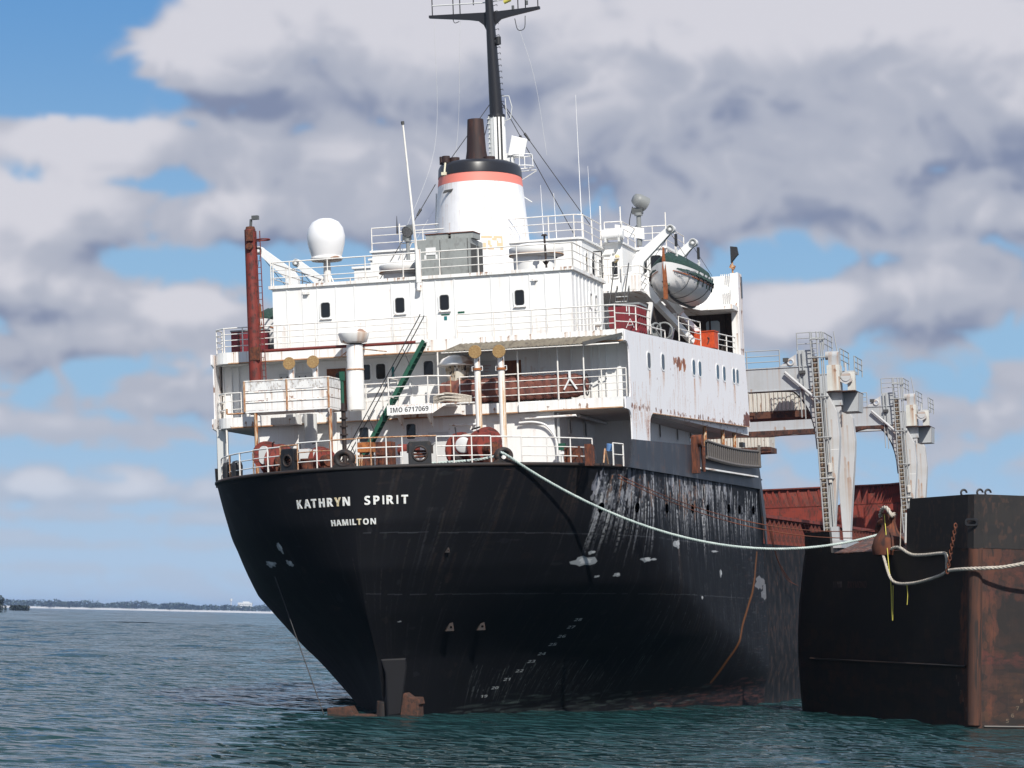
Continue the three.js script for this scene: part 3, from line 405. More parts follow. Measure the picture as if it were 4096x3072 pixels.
// upper deck (lower promenade)
railing([[-9.7, -3.04, -.9], [-9.65, -3.04, -.2], [-9.2, -3.04, .25], [-8.4, -3.04, .3], [-7.5, -3.04, .3]], 1.15, 3);
railing(runX([-3.0, -2.3, -1.5, -.75], -3.04, .3), 1.2, 3);
railing(runX([2.2, 3.1, 4.96, 6.82, 8.03, 8.86, 9.6, 10.0], -3.04, .3), 1.28, 4, { rust: .15 });
for (const x of [1.2, 4.98, 6.85, 8.06]) mesh('awning_stanchion', cyl([x, -3.04, .34], [x, -.55, .34], .04, .04, 6), M.rail, ship);
railing([[2.02, -3.02, 1.2], [1.15, -3.02, 1.95], [-.72, -3.02, 1.95], [-.72, -3.02, .4]], 1.28, 3);
// poop, round the stern; the rail breaks at the fairleads
const rimZ = (x, ins = .22) => { let lo = -8, hi = 10; for (let k = 0; k < 40; k++) { const q = (lo + hi) / 2; if (hb(-6.2, q) - ins > Math.abs(x)) lo = q; else hi = q; } return lo - ins * .6; };
const rim = (xs) => xs.map((x) => [x, -6.2, rimZ(x)]);
railing(rim([-9.0, -8.6, -8.0, -7.3, -6.4, -5.4]), 1.12, 3, { flat: 1, rust: .3 }); railing(rim([-5.4, -4.45, -3.7]), 1.15, 3, { flat: 1, rust: .4 });
railing(rim([-2.75, -1.75, -1.05]), 1.25, 3, { rust: .6 }); railing(rim([.15, .75, 1.4, 2.05]), 1.28, 3, { rust: .4 });
railing(rim([3.4, 4.05, 4.72, 5.42]), 1.25, 3, { rust: .4 }); railing(rim([6.5, 7.35, 8.1, 8.75]), 1.2, 3, { rust: .2 });
mesh('rail', poly(rim([-3.7, -3.2, -2.75]).map(([x, y, z]) => [x, y + 1.18, z]), .035), M.rustrail, ship); mesh('rail', poly(rim([-1.05, -.4, .15]).map(([x, y, z]) => [x, y + 1.26, z]), .035), M.rustrail, ship); mesh('rail', poly(rim([2.05, 2.8, 3.4]).map(([x, y, z]) => [x, y + 1.28, z]), .035), M.rustrail, ship); mesh('rail', poly(rim([5.42, 6, 6.5]).map(([x, y, z]) => [x, y + 1.22, z]), .035), M.rail, ship);
railing([...rim([9.3]), [9.55, -6.2, 1.6], [9.75, -6.2, .4]], 1.0, 2, { flat: 1, rust: .7 });
for (const s of [-1, 1]) mesh('brace', bar([9.42, -6.15, 2.6 + s * .45], [9.4, -5.5, 2.6], .06), M.rustrail, ship);

// ---------- poop deck gear ----------
function squareLead(x, w, h, turn) {                      // heavy plate with a round hole
  const g = sub('panama_fairlead', ship), z = rimZ(x, .1), m = new THREE.Matrix4().makeRotationY(turn).setPosition(x, -6.2, z);
  mesh('plate', ext([[-w / 2, 0], [w / 2, 0], [w / 2, h - .06], [w / 2 - .06, h], [-w / 2 + .06, h], [-w / 2, h - .06]], .3, [circ(w * .32, 24, 0, h * .5)], .02).translate(0, 0, -.3).applyMatrix4(m), M.black, g);
  mesh('rim', new THREE.TorusGeometry(w * .33, .045, 8, 24).translate(0, h * .5, .02).applyMatrix4(m), M.blackrust, g);
  mesh('cleat', bx(-w / 2 - .08, -w / 2, h * .55, h * .9, -.25, -.05).applyMatrix4(m), M.blackrust, g); mesh('cleat', bx(w / 2, w / 2 + .1, h * .5, h * .85, -.25, -.05).applyMatrix4(m), M.blackrust, g);
  for (let k = 0; k < 3; k++) mesh('roller', cyl([-w * .3, h * (.36 + .13 * k), -.22], [w * .3, h * (.4 + .1 * k), -.24], .05).applyMatrix4(m), M.rust, g);
}
squareLead(-3.25, .72, 1.02, -.42); squareLead(2.78, .95, 1.05, .3);
function roundLead(x, turn, s = 1) {
  const g = sub('mooring_chock', ship), m = new THREE.Matrix4().makeRotationY(turn).setPosition(x, -6.2, rimZ(x, .05)).scale(V(s, s, s));
  mesh('chock_ring', new THREE.TorusGeometry(.34, .155, 12, 28).scale(1.0, .86, 1.3).translate(0, .42, -.1).applyMatrix4(m), M.blackrust, g);
  mesh('chock_base', ext([[-.55, 0], [.55, 0], [.42, .25], [-.42, .25]], .36).translate(0, 0, -.28).applyMatrix4(m), M.blackrust, g);
}
roundLead(-.42, -.05); roundLead(5.95, .75, .9);
function winch(x, z, turn, s, drumR, discs) {
  const g = sub('mooring_winch', ship), m = new THREE.Matrix4().makeRotationY(turn).setPosition(x, -6.3, z).scale(V(s, s, s)), A = (n, q, mm) => mesh(n, (Array.isArray(q) ? merge(q) : q).applyMatrix4(m), mm, g);
  A('bed', [bx(-1.3, 1.3, 0, .22, -.5, .5), bx(-1.1, -.9, .2, .8, -.45, .45), bx(.75, .95, .2, .8, -.45, .45)], M.rust);
  A('drum', cyl([-.85, .85, 0], [.7, .85, 0], drumR * .72, drumR * .72, 20), M.red);
  for (const q of discs) A('flange', cyl([q, .85, 0], [q + .1, .85, 0], drumR, drumR, 28), M.red);
  A('warping_head', lathe([[.3, 0], [.22, .12], [.2, .3], [.26, .42], [.3, .46], [.01, .47]], 18).rotateZ(Math.PI / 2).translate(-1.05, .85, 0), M.rust);
  A('gear_case', [cyl([.98, .85, 0], [1.3, .85, 0], drumR * .85, drumR * .8, 22)], M.red);
  A('motor', [cyl([1.3, .75, .1], [1.8, .75, .1], .28, .28, 14), bx(1.35, 1.75, .2, .5, -.2, .35)], M.rust);
  A('brake_lever', [cyl([-.2, .9, .55], [-.25, 1.75, .6], .03), cyl([.5, 1.6, .3], [1.1, 1.65, .3], .035)], M.iron);
  A('rope_turns', [.0, .13, .26].map((q) => new THREE.TorusGeometry(drumR * .78, .06, 6, 24).rotateY(Math.PI / 2).translate(-.4 + q, .85, 0)), M.ropeOld);
}
winch(-5.0, 5.2, -1.1, 1, .72, [-.9, .65]); winch(-3.4, 4.9, -.8, .95, .62, [-.85, .62]); winch(3.9, 4.8, -.75, 1.12, .74, [-.85, .75]);
{ // faded cover plates and the big flange facing aft beside the starboard winch
  mesh('winch_end_disc', cyl([4.75, -5.1, 5.4], [4.8, -5.1, 5.62], .66, .66, 32), M.red, ship); mesh('winch_end_cap', lathe([[.01, .1], [.3, .08], [.36, 0]], 18).rotateX(Math.PI / 2).translate(3.75, -5.2, 5.75), M.pale, ship);
  mesh('winch_casing', [cyl([3.7, -5.2, 5.0], [3.75, -5.2, 5.72], .48, .42, 20)], M.red, ship);
  mesh('winch_cover', ext(rrect(.5, .8, .24), .08).rotateY(-.25).translate(-5.35, -5.2, 6.0), M.pale, ship); mesh('winch_end_disc', cyl([-5.35, -5.2, 5.6], [-5.32, -5.2, 5.95], .62, .62, 28), M.red, ship);
  mesh('winch_cover', [bx(-3.9, -3.35, -5.5, -5.0, 5.5, 5.7), bx(-3.3, -3.0, -5.6, -5.05, 5.5, 5.65)], M.pale, ship);
  for (const [x, z] of [[-.2, 7.6], [.75, 7.9], [-2.9, 7.4], [-3.9, 7.2]]) { const b = sub('bollard', ship); mesh('barrel', cyl([x, -6.3, z], [x, -5.6, z], .26, .26, 18), M.rust, b); mesh('cap', cyl([x, -5.6, z], [x, -5.54, z], .31, .31, 18), M.rust, b); }
  wall('hatch_trunk', bx(.15, .85, -6.3, -4.95, 6.4, 7.1), M.rust, ship); wall('deck_box', bx(-.75, -.1, -5.35, -4.92, 6.2, 6.9), M.rustbright, ship); for (const x of [-.7, -.15]) mesh('box_leg', bx(x - .04, x + .04, -6.3, -5.35, 6.5, 6.6), M.rustrail, ship);
  for (let k = 0; k < 5; k++) mesh('fender_bar', cyl([-.45 + k * .1, -6.2, 8.6], [-.42 + k * .1, -5.55, 8.55], .035), M.rustrail, ship);
  wall('winch_pedestal', bx(1.15, 1.85, -6.3, -5.4, 6.2, 6.7), M.pale, ship); mesh('winch_motor', cyl([1.0, -5.3, 6.4], [1.9, -5.3, 6.4], .24, .24, 14), M.red, ship);
  for (const [x, z] of [[-7.6, 4.6], [-6.8, 5.6]]) mesh('mooring_post', lathe([[.01, .95], [.2, .9], [.26, .7], [.24, 0]], 14, x, -6.3, z), M.iron, ship);
  mesh('roller_bracket', [bx(9.02, 9.1, -6.25, -5.4, 3.5, 3.62), bx(8.9, 9.2, -6.3, -5.35, 4.3, 4.5), bx(8.95, 9.15, -6.3, -5.35, 3.9, 4.1), cyl([9.05, -6.2, 3.7], [9.05, -5.4, 3.7], .12, .12, 10)], M.rust, ship); wall('tool_locker', bx(7.7, 8.4, -6.3, -5.35, 2.6, 3.3), M.rust, ship);
  mesh('socket_box', merge([bx(6.85, 7.15, -5.35, -5.05, .6, .8)]), M.green, ship); mesh('socket_post', [cyl([7, -6.3, .7], [7, -5.35, .7], .04), bx(6.88, 7.12, -5.55, -5.42, .6, .8)], M.white, ship); mesh('vent_cowl', cyl([9.2, -5.5, .9], [9.25, -5.2, .95], .13, .13, 10), M.blue, ship);
}
// tall post carrying a stack of insulator-like rings by the platform
{ const x = -1.55, z = 6.2; mesh('signal_post', [cyl([x, -5.1, z], [x, -3.1, z], .1, .1, 10), ...[0, 1, 2, 3].map((k) => cyl([x, -3.45 - k * .36, z], [x, -3.38 - k * .36, z], .18, .18, 12)), cyl([x, -6.3, z], [x, -5.1, z], .14, .1, 10)], M.blackrust, ship); mesh('signal_post_head', [cyl([x - .02, -3.1, z], [x - .02, -2.0, z], .08, .08, 8), bx(x - .1, x + .1, -2.1, -1.7, z - .1, z + .1)], M.green, ship); }

// stage box on two posts
{ const b = sub('boarded_platform', ship), x0 = -7.1, x1 = -3.03, z0 = 1.6, z1 = 3.5;
  for (let r = 0; r < 3; r++) { const y0 = -3.0 + r * .45, y1 = y0 + (r === 2 ? .40 : .41); for (const [a, c] of [[x0, -5.1], [-5.05, x1]]) wall('board', bx(a + .02, c - .02, y0, y1, z1 - .05, z1), r === 2 ? M.board : M.edge, b); wall('board', bx(x1 - .05, x1, y0, y1, z0, z1 - .06), r === 2 ? M.board : M.edge, b); }
  mesh('angle_rail', [bx(x0, x1 + .02, -1.68, -1.63, z1 - .06, z1 + .03), bx(x1 - .06, x1 + .03, -1.69, -1.64, z0, z1), ...[-2.18, -2.63].flatMap((y) => [bx(x0, -5.1, y - .02, y + .02, z1, z1 + .04), bx(-5.05, x1 - .05, y - .02, y + .02, z1, z1 + .04)])], M.rail, b);
  for (const x of [x0, -5.07, x1 - .05]) mesh('angle_post', bx(x - .03, x + .05, -3.05, -1.66, z1, z1 + .05), M.rustrail, b);
  wall('floor', bx(x0, x1, -3.1, -3.02, z0, z1), M.edge, b); mesh('bracket', [ext([[0, 0], [.9, 0], [.9, -.5]], .06).translate(-3.9, -3.1, 3.3), ext([[0, 0], [-.6, 0], [0, -.6]], .06).rotateY(Math.PI / 2).translate(-3.1, -3.1, 3.2)], M.rail, b);
  for (const x of [-6.62, -3.07]) mesh('support_post', cyl([x, -6.3, 3.4], [x, -3.1, 3.4], .085, .085, 10), M.rustrail, b);
  wall('box_wall', bx(x0, x0 + .05, -3.0, -1.66, z0, z1 - .06), M.board, b);
  mesh('vent_duct', cyl([-4.9, -6.3, .7], [-4.9, -3.1, .7], .3, .3, 14), M.pale, ship); mesh('vent_duct', cyl([-3.75, -6.3, .8], [-3.75, -3.1, .8], .16, .16, 12), M.rail, ship); wall('locker', bx(-6.6, -5.4, -3.55, -3.1, .5, 1.4), M.edge, ship);
}
// hook arm
mesh('hook_arm', poly([[-7.1, -3.1, 3.4], [-8.0, -3.1, 3.4], [-8.0, -2.85, 3.4]], .045), M.rustrail, ship);

// gooseneck vents: pipe with a canvas covered round mouth
function gooseneck(x, z, y0, y1, r, mouth, m1, handles) {
  const g = sub('gooseneck_vent', ship);
  mesh('pipe', cyl([x, y0, z], [x - (y1 - y0) * .0, y1 - .75, z], r * 1.06, r, 16), m1, g); mesh('collar', cyl([x, y1 - .8, z], [x, y1 - .7, z], r * 1.35, r * 1.3, 16), M.rustbright, g); mesh('neck', cyl([x, y1 - .72, z], [x, y1 - .1, z], r * .96, r * .96, 16), M.edge, g);
  mesh('elbow', new THREE.SphereGeometry(r * 1.3, 14, 10).translate(x, y1, z), M.white, g); mesh('mouth', cyl([x, y1 + .02, z], [x, y1 + .02, z + .3], r * 1.1, mouth, 20), M.white, g); mesh('mouth_cover', cyl([x, y1 + .02, z + .3], [x, y1 + .02, z + .34], mouth * 1.02, mouth * .98, 24), M.disc, g);
  if (handles) for (const s of [-1, 1]) mesh('handle', poly([[x + s * r, y1 - .62, z], [x + s * (r + .1), y1 - .62, z], [x + s * (r + .1), y1 - .82, z], [x + s * r, y1 - .82, z]], .018), M.white, g);
}
const streakPipe = tm(canvasTex(256, 512, (c, w, h) => { c.fillStyle = 'rgb(234,232,228)'; c.fillRect(0, 0, w, h); for (let k = 0; k < 260; k++) { const x = 70 + RR(-60, 90), y = RR(0, h * .55); c.fillStyle = `rgba(${['176,112,48', '196,140,76', '150,90,40'][k % 3]},${RR(.1, .4)})`; c.fillRect(x, y, RR(1, 6), RR(20, 180)); } }), .7); streakPipe.map.repeat.set(1, 1);
gooseneck(3.38, 1.5, -6.3, -.79, .145, .3, streakPipe, 1); gooseneck(4.5, 1.5, -6.3, -.83, .155, .3, streakPipe, 1);
gooseneck(-5.35, 1.9, -3.1, -.85, .14, .29, M.edge); gooseneck(-4.2, 1.9, -3.1, -.84, .14, .29, M.edge);
// big mushroom vents
{ const g = sub('mushroom_vent', ship); wall('trunk', cyl([-2.57, -3.05, 1], [-2.55, -.05, 1], .4, .38, 24), M.edge, g); mesh('collar', cyl([-2.56, -1.22, 1], [-2.56, -1.16, 1], .42, .42, 24), M.rustrail, g); mesh('cap', lathe([[.38, 0], [.6, .06], [.73, .45], [.69, .5], [.52, .62], [.3, .7], [.01, .72]], 28, -2.58, .02, 1), M.edge, g); mesh('stay', [cyl([-2.9, -.3, 1], [-3.6, -.55, .2], .025), cyl([-2.2, -.25, 1], [-1.3, -.35, .1], .025)], M.rustrail, g); }
{ const g = sub('mushroom_vent', ship), x = 1.95, z = -.35; mesh('cap', lathe([[.01, .75], [.4, .7], [.72, .55], [.86, .34], [.88, .25], [.8, .22], [.3, .2]], 28, x, -1.4, z), M.edge, g); mesh('stem', lathe([[.38, 0], [.42, .9], [.6, 1.85]], 22, x, -3.04, z), tm(wornTex([206, 200, 186], [150, 132, 108], [40, 38, 36], 1.2), .8), g); }
for (const [x, z] of [[4.9, -4.4], [-2.5, -7.6]]) { const g = sub('mushroom_vent', ship); wall('trunk', cyl([x - .1, 3.2, z], [x - .1, 4.3, z], 1.0, 1.0, 32), M.wall, g); mesh('cap', lathe([[1.0, -.15], [1.28, -.02], [1.3, .3], [1.24, .36], [.8, .5], [.01, .56]], 36, x, 4.22, z), M.wall, g); mesh('cap_rim', new THREE.TorusGeometry(1.29, .025, 6, 36).rotateX(Math.PI / 2).translate(x, 4.2, z), M.rustrail, g); }
// red kingpost with ladder, ring and lamp, and the stowed boom
{ const g = sub('kingpost', ship), x = -7.28, z = 1.5; wall('mast_tube', cyl([x + .05, -3.04, z], [x - .02, 5.56, z], .29, .26, 22), M.post, g); mesh('head', [cyl([x, 5.56, z], [x, 5.7, z], .24, .2, 14), bx(x - .1, x + .2, 5.0, 5.5, z + .2, z + .36), cyl([x + .05, 4.75, z + .2], [x + .05, 4.75, z + .4], .16, .16, 14)], M.rust, g);
  const lad = [-.06, .12].map((d) => cyl([x + .42 + d, -3.0, z - .1], [x + .3 + d, 5.5, z - .1], .025)); mesh('ladder_stile', lad, M.post, g); for (let k = 0; k < 27; k++) { const y = -2.8 + k * .3; mesh('ladder_rung', cyl([x + .36 - k * .0043 - .02, y, z - .1], [x + .52 - k * .0043, y, z - .1], .016), M.post, g); }
  mesh('boom_ring', new THREE.TorusGeometry(.3, .035, 6, 20).rotateX(Math.PI / 2).translate(x + .62, 5.06, z), M.post, g); mesh('flood_lamp', [cyl([x + .02, 5.6, z], [x + .05, 6.05, z], .07), bx(x + .12, x + .42, 6.02, 6.2, z - .1, z + .14)], M.lamp, g);
  mesh('derrick_boom', cyl([x + .2, -.08, 1.1], [.3, -.06, .7], .075, .075, 12), M.post, g); mesh('boom_crutch', [cyl([.3, -.06, .7], [.85, -.05, .65], .075, .075, 10), bx(.8, .95, -.3, .05, .5, .7)], M.edge, g); mesh('gooseneck_fitting', bx(x - .1, x + .35, -.55, .05, z + .1, z + .3), M.rust, g);
}
// green companion ladder from boat deck to poop
{ const g = sub('companion_ladder', ship), a = V(.75, -.02, .75), b = V(-2.9, -6.2, 1.0);
  for (const d of [-.26, .26]) mesh('stringer', bar([a.x, a.y, a.z + d], [b.x, b.y, b.z + d], .05, .17), M.green, g);
  for (let k = 1; k < 24; k++) { const q = a.clone().lerp(b, k / 24); mesh('tread', bx(q.x - .12, q.x + .12, q.y - .015, q.y + .015, q.z - .24, q.z + .24), M.green, g); }
  for (const d of [-.33, .33]) mesh('handrail', pipe([[a.x - .1, a.y + 1.2, a.z + d], [a.x - .35, a.y + .75, a.z + d], [b.x - .15, b.y + 1.2, b.z + d], [b.x - .3, b.y + .7, b.z + d]], .024, 6, 20), M.iron, g);
  for (const k of [.18, .42, .66, .88]) { const q = a.clone().lerp(b, k); mesh('rail_stanchion', cyl([q.x, q.y, q.z + .33], [q.x - .3, q.y + .75, q.z + .33], .018), M.iron, g); } }
// number platform
{ const g = sub('landing_platform', ship); wall('floor', plan([[-.8, 1.97], [1.3, 1.97], [2.1, 1.2], [2.1, .35], [-.8, .35]], -3.1, -3.04), M.edge, g);
  const t = canvasTex(1024, 224, (c, w, h) => { c.fillStyle = 'rgb(238,238,236)'; c.fillRect(0, 0, w, h); c.fillStyle = 'rgb(38,40,42)'; c.font = 'bold 148px sans-serif'; c.textAlign = 'center'; c.textBaseline = 'middle'; c.save(); c.translate(w / 2, h / 2 + 4); c.scale(.97, 1); c.fillText('IMO 6717069', 0, 0, 940); c.restore(); for (let k = 0; k < 90; k++) { c.fillStyle = `rgba(160,90,44,${RR(.15, .6)})`; c.fillRect(RR(0, w), RR(0, 30), RR(2, 14), RR(3, 26)); c.fillRect(RR(0, w), RR(204, 224), RR(2, 20), RR(2, 10)); } });
  const b = bx(-.81, 1.31, -3.45, -2.99, 1.95, 1.99); const uv = b.attributes.uv; t.repeat.set(1, 1); mesh('number_board', b, new THREE.MeshStandardMaterial({ map: t, roughness: .6 }), g);
  mesh('bracket_plate', ext([[0, 0], [.72, 0], [0, -.44]], .04).rotateY(.6).translate(1.31, -3.02, 1.97), M.rail, g); mesh('knee', [ext([[0, 0], [1.6, 0], [0, -.9]], .05).rotateY(-Math.PI / 2).translate(.9, -3.1, .35), ext([[0, 0], [1.6, 0], [0, -.9]], .05).rotateY(-Math.PI / 2).translate(-.5, -3.1, .35)], M.rail, g); }
// pipes and fittings on the lower house
mesh('deck_pipe', pipe([[5.2, -3.8, .2], [7.6, -3.78, .2]], .06), M.edge, ship); mesh('deck_pipe', pipe([[4.9, -3.98, .15], [5.6, -3.98, .15], [6.2, -4.2, .12], [6.6, -4.9, .1], [6.62, -6.2, .1]], .05, 8, 30), M.white, ship);
mesh('fire_pipe', pipe([[1.6, -3.9, .15], [2.6, -3.95, .2], [2.9, -4.1, .25]], .05), M.edge, ship); mesh('hydrant', [cyl([2.9, -4.1, .25], [2.9, -3.7, .25], .07), cyl([2.75, -3.95, .3], [3.1, -3.95, .3], .06), pipe([[2.9, -4.2, .2], [2.6, -4.3, .2], [2.5, -4.6, .2], [2.5, -5.2, .2]], .06)], M.white, ship);
wall('lattice_locker', bx(5.0, 5.9, -3.52, -3.1, .36, .5), M.edge, ship); mesh('light_strip', bx(3.6, 4.3, -3.85, -3.75, -.05, .05), M.white, ship);
mesh('pipe_run', [cyl([6.65, -3.6, -.2], [6.65, -6.2, -.2], .07), cyl([7.2, -3.65, -2], [6.8, -3.65, -20], .09)], M.pale, ship);
for (const z of [-.4]) mesh('pillar', bx(-9.85, -9.45, -6.25, -3.5, z - .3, z + .15), M.pale, ship); mesh('stanchion', cyl([-9.2, -6.2, .2], [-9.2, -3.5, .2], .05), M.rail, ship);
for (const z of [-17, -21.2, -24]) mesh('pillar', cyl([sideX(z) - .3, -4.7, z], [sideX(z) - .3, -3.5, z], .1, .1, 8), M.rustrail, ship);
// awning over the promenade
{ const g = sub('awning', ship), n = 90, pts = []; for (let i = 0; i <= n; i++) pts.push([mix(0, 1, i / n), .022 * Math.sin(i * 2.2)]);
  const pos = [], idx = []; pts.forEach(([t, w]) => { pos.push(mix(1.55, 8.2, t), -.6 + w, .95, mix(2.2, 9.86, t), -.2 + w, .08); }); for (let i = 0; i < n; i++) { const a = i * 2; idx.push(a, a + 2, a + 1, a + 1, a + 2, a + 3); }
  const q = new THREE.BufferGeometry(); q.setAttribute('position', new THREE.Float32BufferAttribute(pos, 3)); q.setIndex(idx); q.computeVertexNormals(); wall('sheet', q, M.awning, g);
  mesh('edge_flashing', bar([8.2, -.6, .95], [9.86, -.2, .1], .03, .16), M.gasket, g); mesh('frame_pipe', [cyl([1.55, -.65, .9], [8.2, -.67, .9], .03), cyl([8.2, -.67, .9], [9.7, -.6, .2], .035), ...[1.7, 3.4, 5.1, 6.6, 8.0].map((x) => cyl([x, -.65, .9], [x + .6, -.5, .1], .025))], M.rail, g); }
// warning text on the store door
{ const t = canvasTex(256, 192, (c, w, h) => { c.fillStyle = 'rgb(206,205,204)'; c.fillRect(0, 0, w, h); c.fillStyle = 'rgba(176,96,92,.9)'; c.font = 'bold 30px sans-serif'; c.textAlign = 'center'; c.fillText('RESTRICTED', w / 2, 50); c.fillText('AREA', w / 2, 104); c.fillText('LEVEL 1', w / 2, 160); }); t.repeat.set(1, 1);
  mesh('painted_notice', new THREE.PlaneGeometry(.62, .46).translate(3.1, -1.3, -1.255), new THREE.MeshStandardMaterial({ map: t, roughness: .6 }), middle); }
// ---------- roof gear, funnel, mast, bridge ----------
{ const g = sub('satellite_dome', ship), x = -5.7, z = -5; mesh('dome', lathe([[.01, 2.05], [.35, 2.0], [.65, 1.84], [.85, 1.55], [.93, 1.15], [.9, .8], [.8, .4], [.72, .12]], 40, x, 4.75, z), new THREE.MeshPhysicalMaterial({ color: rgb(.82, .82, .83), roughness: .35, clearcoat: .3 }), g); mesh('base_ring', lathe([[.2, 0], [.72, .02], [.78, .1], [.76, .2], [.7, .22]], 32, x, 4.68, z), M.edge, g); mesh('pedestal', cyl([x + .02, 3.2, z], [x, 4.72, z], .2, .17, 16), M.rail, g); for (const s of [-1, 1]) mesh('strut', cyl([x + s * .55, 3.2, z + .2], [x + s * .18, 3.95, z], .035), M.rail, g); }
{ const g = sub('air_conditioner', ship), x0 = -1.25, x1 = 1.5, z1 = -5, z0 = -7.4; wall('cabinet', bx(x0, x1, 3.2, 5.38, z0, z1), M.acgrey, g); for (const x of [x0 + 1.27, x1 - .12]) mesh('panel_joint', bx(x - .015, x + .015, 3.25, 5.34, z1, z1 + .012), M.gasket, g);
  for (let r = 0; r < 2; r++) for (let k = 0; k < 6; k++) { const z = z1 - .2 - r * 1.15 - k * .17; mesh('louvre', bx(x1, x1 + .03, 3.4, 5.1, z - .05, z + .05), M.gasket, g); }
  for (const [a, b] of [[-.75, .35], [.5, 1.6]]) { wall('fan_shroud', plan([[a, -5.25], [b, -5.25], [b + .08, -6.3], [a - .08, -6.3]], 5.38, 5.66), M.acgrey, g); mesh('shroud_lip', plan([[a - .04, -5.2], [b + .04, -5.2], [b + .1, -6.34], [a - .1, -6.34]], 5.66, 5.7), M.rust, g); } mesh('name_plate', [bx(-.7, -.2, 4.65, 5.0, z1, z1 + .03), bx(-.78, -.68, 4.45, 4.65, z1, z1 + .03), bx(-.22, -.12, 4.45, 4.65, z1, z1 + .03)], M.white, g); }
// funnel
function oval(prof, cz, rz, n = 48, cx = 0) { const g = lathe(prof, n); g.scale(1, 1, rz); return g.translate(cx, 0, cz); }
{ const g = sub('funnel', ship), cx = -.1; wall('casing', oval([[2.45, 3.2], [2.42, 5.2], [2.3, 6.8], [2.115, 8.98]], -13.5, 1.35, 56, cx), M.funnelWhite, g); mesh('salmon_band', oval([[2.117, 8.98], [2.072, 9.45]], -13.5, 1.35, 56, cx), M.salmon, g);
  mesh('black_top', oval([[2.09, 9.45], [2.06, 9.9], [1.98, 10.06], [1.8, 10.14], [.01, 10.16]], -13.5, 1.35, 56, cx), M.funnelBlack, g); mesh('cowl', oval([[1.4, 10.1], [1.3, 10.32], [.01, 10.36]], -14, 1.2, 40, cx + .15), M.funnelBlack, g);
  mesh('peeled_patch', (() => { const pos = [], idx = []; for (let j = 0; j <= 6; j++) for (let i = 0; i <= 14; i++) { const a = mix(18, 44, i / 14) * D, y = mix(5.45, 6.15, j / 6), r = lerpT(y, [5.2, 6.8], [2.42, 2.3]) + .006; pos.push(cx + Math.sin(a) * r * 1, y, -13.5 + Math.cos(a) * r * 1.35); } for (let j = 0; j < 6; j++) for (let i = 0; i < 14; i++) { if (vn(i * .7 + 3, j * .8) > .55) continue; const a = j * 15 + i; idx.push(a, a + 1, a + 15, a + 1, a + 16, a + 15); } const q = new THREE.BufferGeometry(); q.setAttribute('position', new THREE.Float32BufferAttribute(pos, 3)); q.setIndex(idx); q.computeVertexNormals(); return q; })(), mat([.72, .52, .34], .8), g);
  mesh('exhaust_stack', [lathe([[.64, 10.15], [.5, 11.0], [.41, 12.62], [.36, 12.62], [.36, 12.3], [.01, 12.2]], 28, -.38, 0, -14)], M.stack, g); for (const [x, z, r, h] of [[-1.35, -11.6, .2, .3], [-.95, -11.8, .25, .22], [.75, -12.2, .3, .2], [-1.7, -12, .1, .35]]) mesh('outlet', cyl([x, 10.1, z], [x, 10.15 + h, z], r, r, 14), M.stack, g);
  mesh('funnel_lamp', [cyl([-1.25, 9.3, -10.75], [-1.2, 10.0, -10.9], .05), bx(-1.35, -1.1, 9.35, 9.5, -10.75, -10.6)], mat([.7, .66, .5], .6), g); mesh('funnel_vent', ext([[0, 0], [.5, .1], [.55, .2], [.1, .15]], .1).translate(-1.35, 8.45, -10.85), M.gasket, g); mesh('casing_pipe', cyl([-2.62, 3.2, -13], [-2.3, 8.8, -13], .04), M.pale, g); }
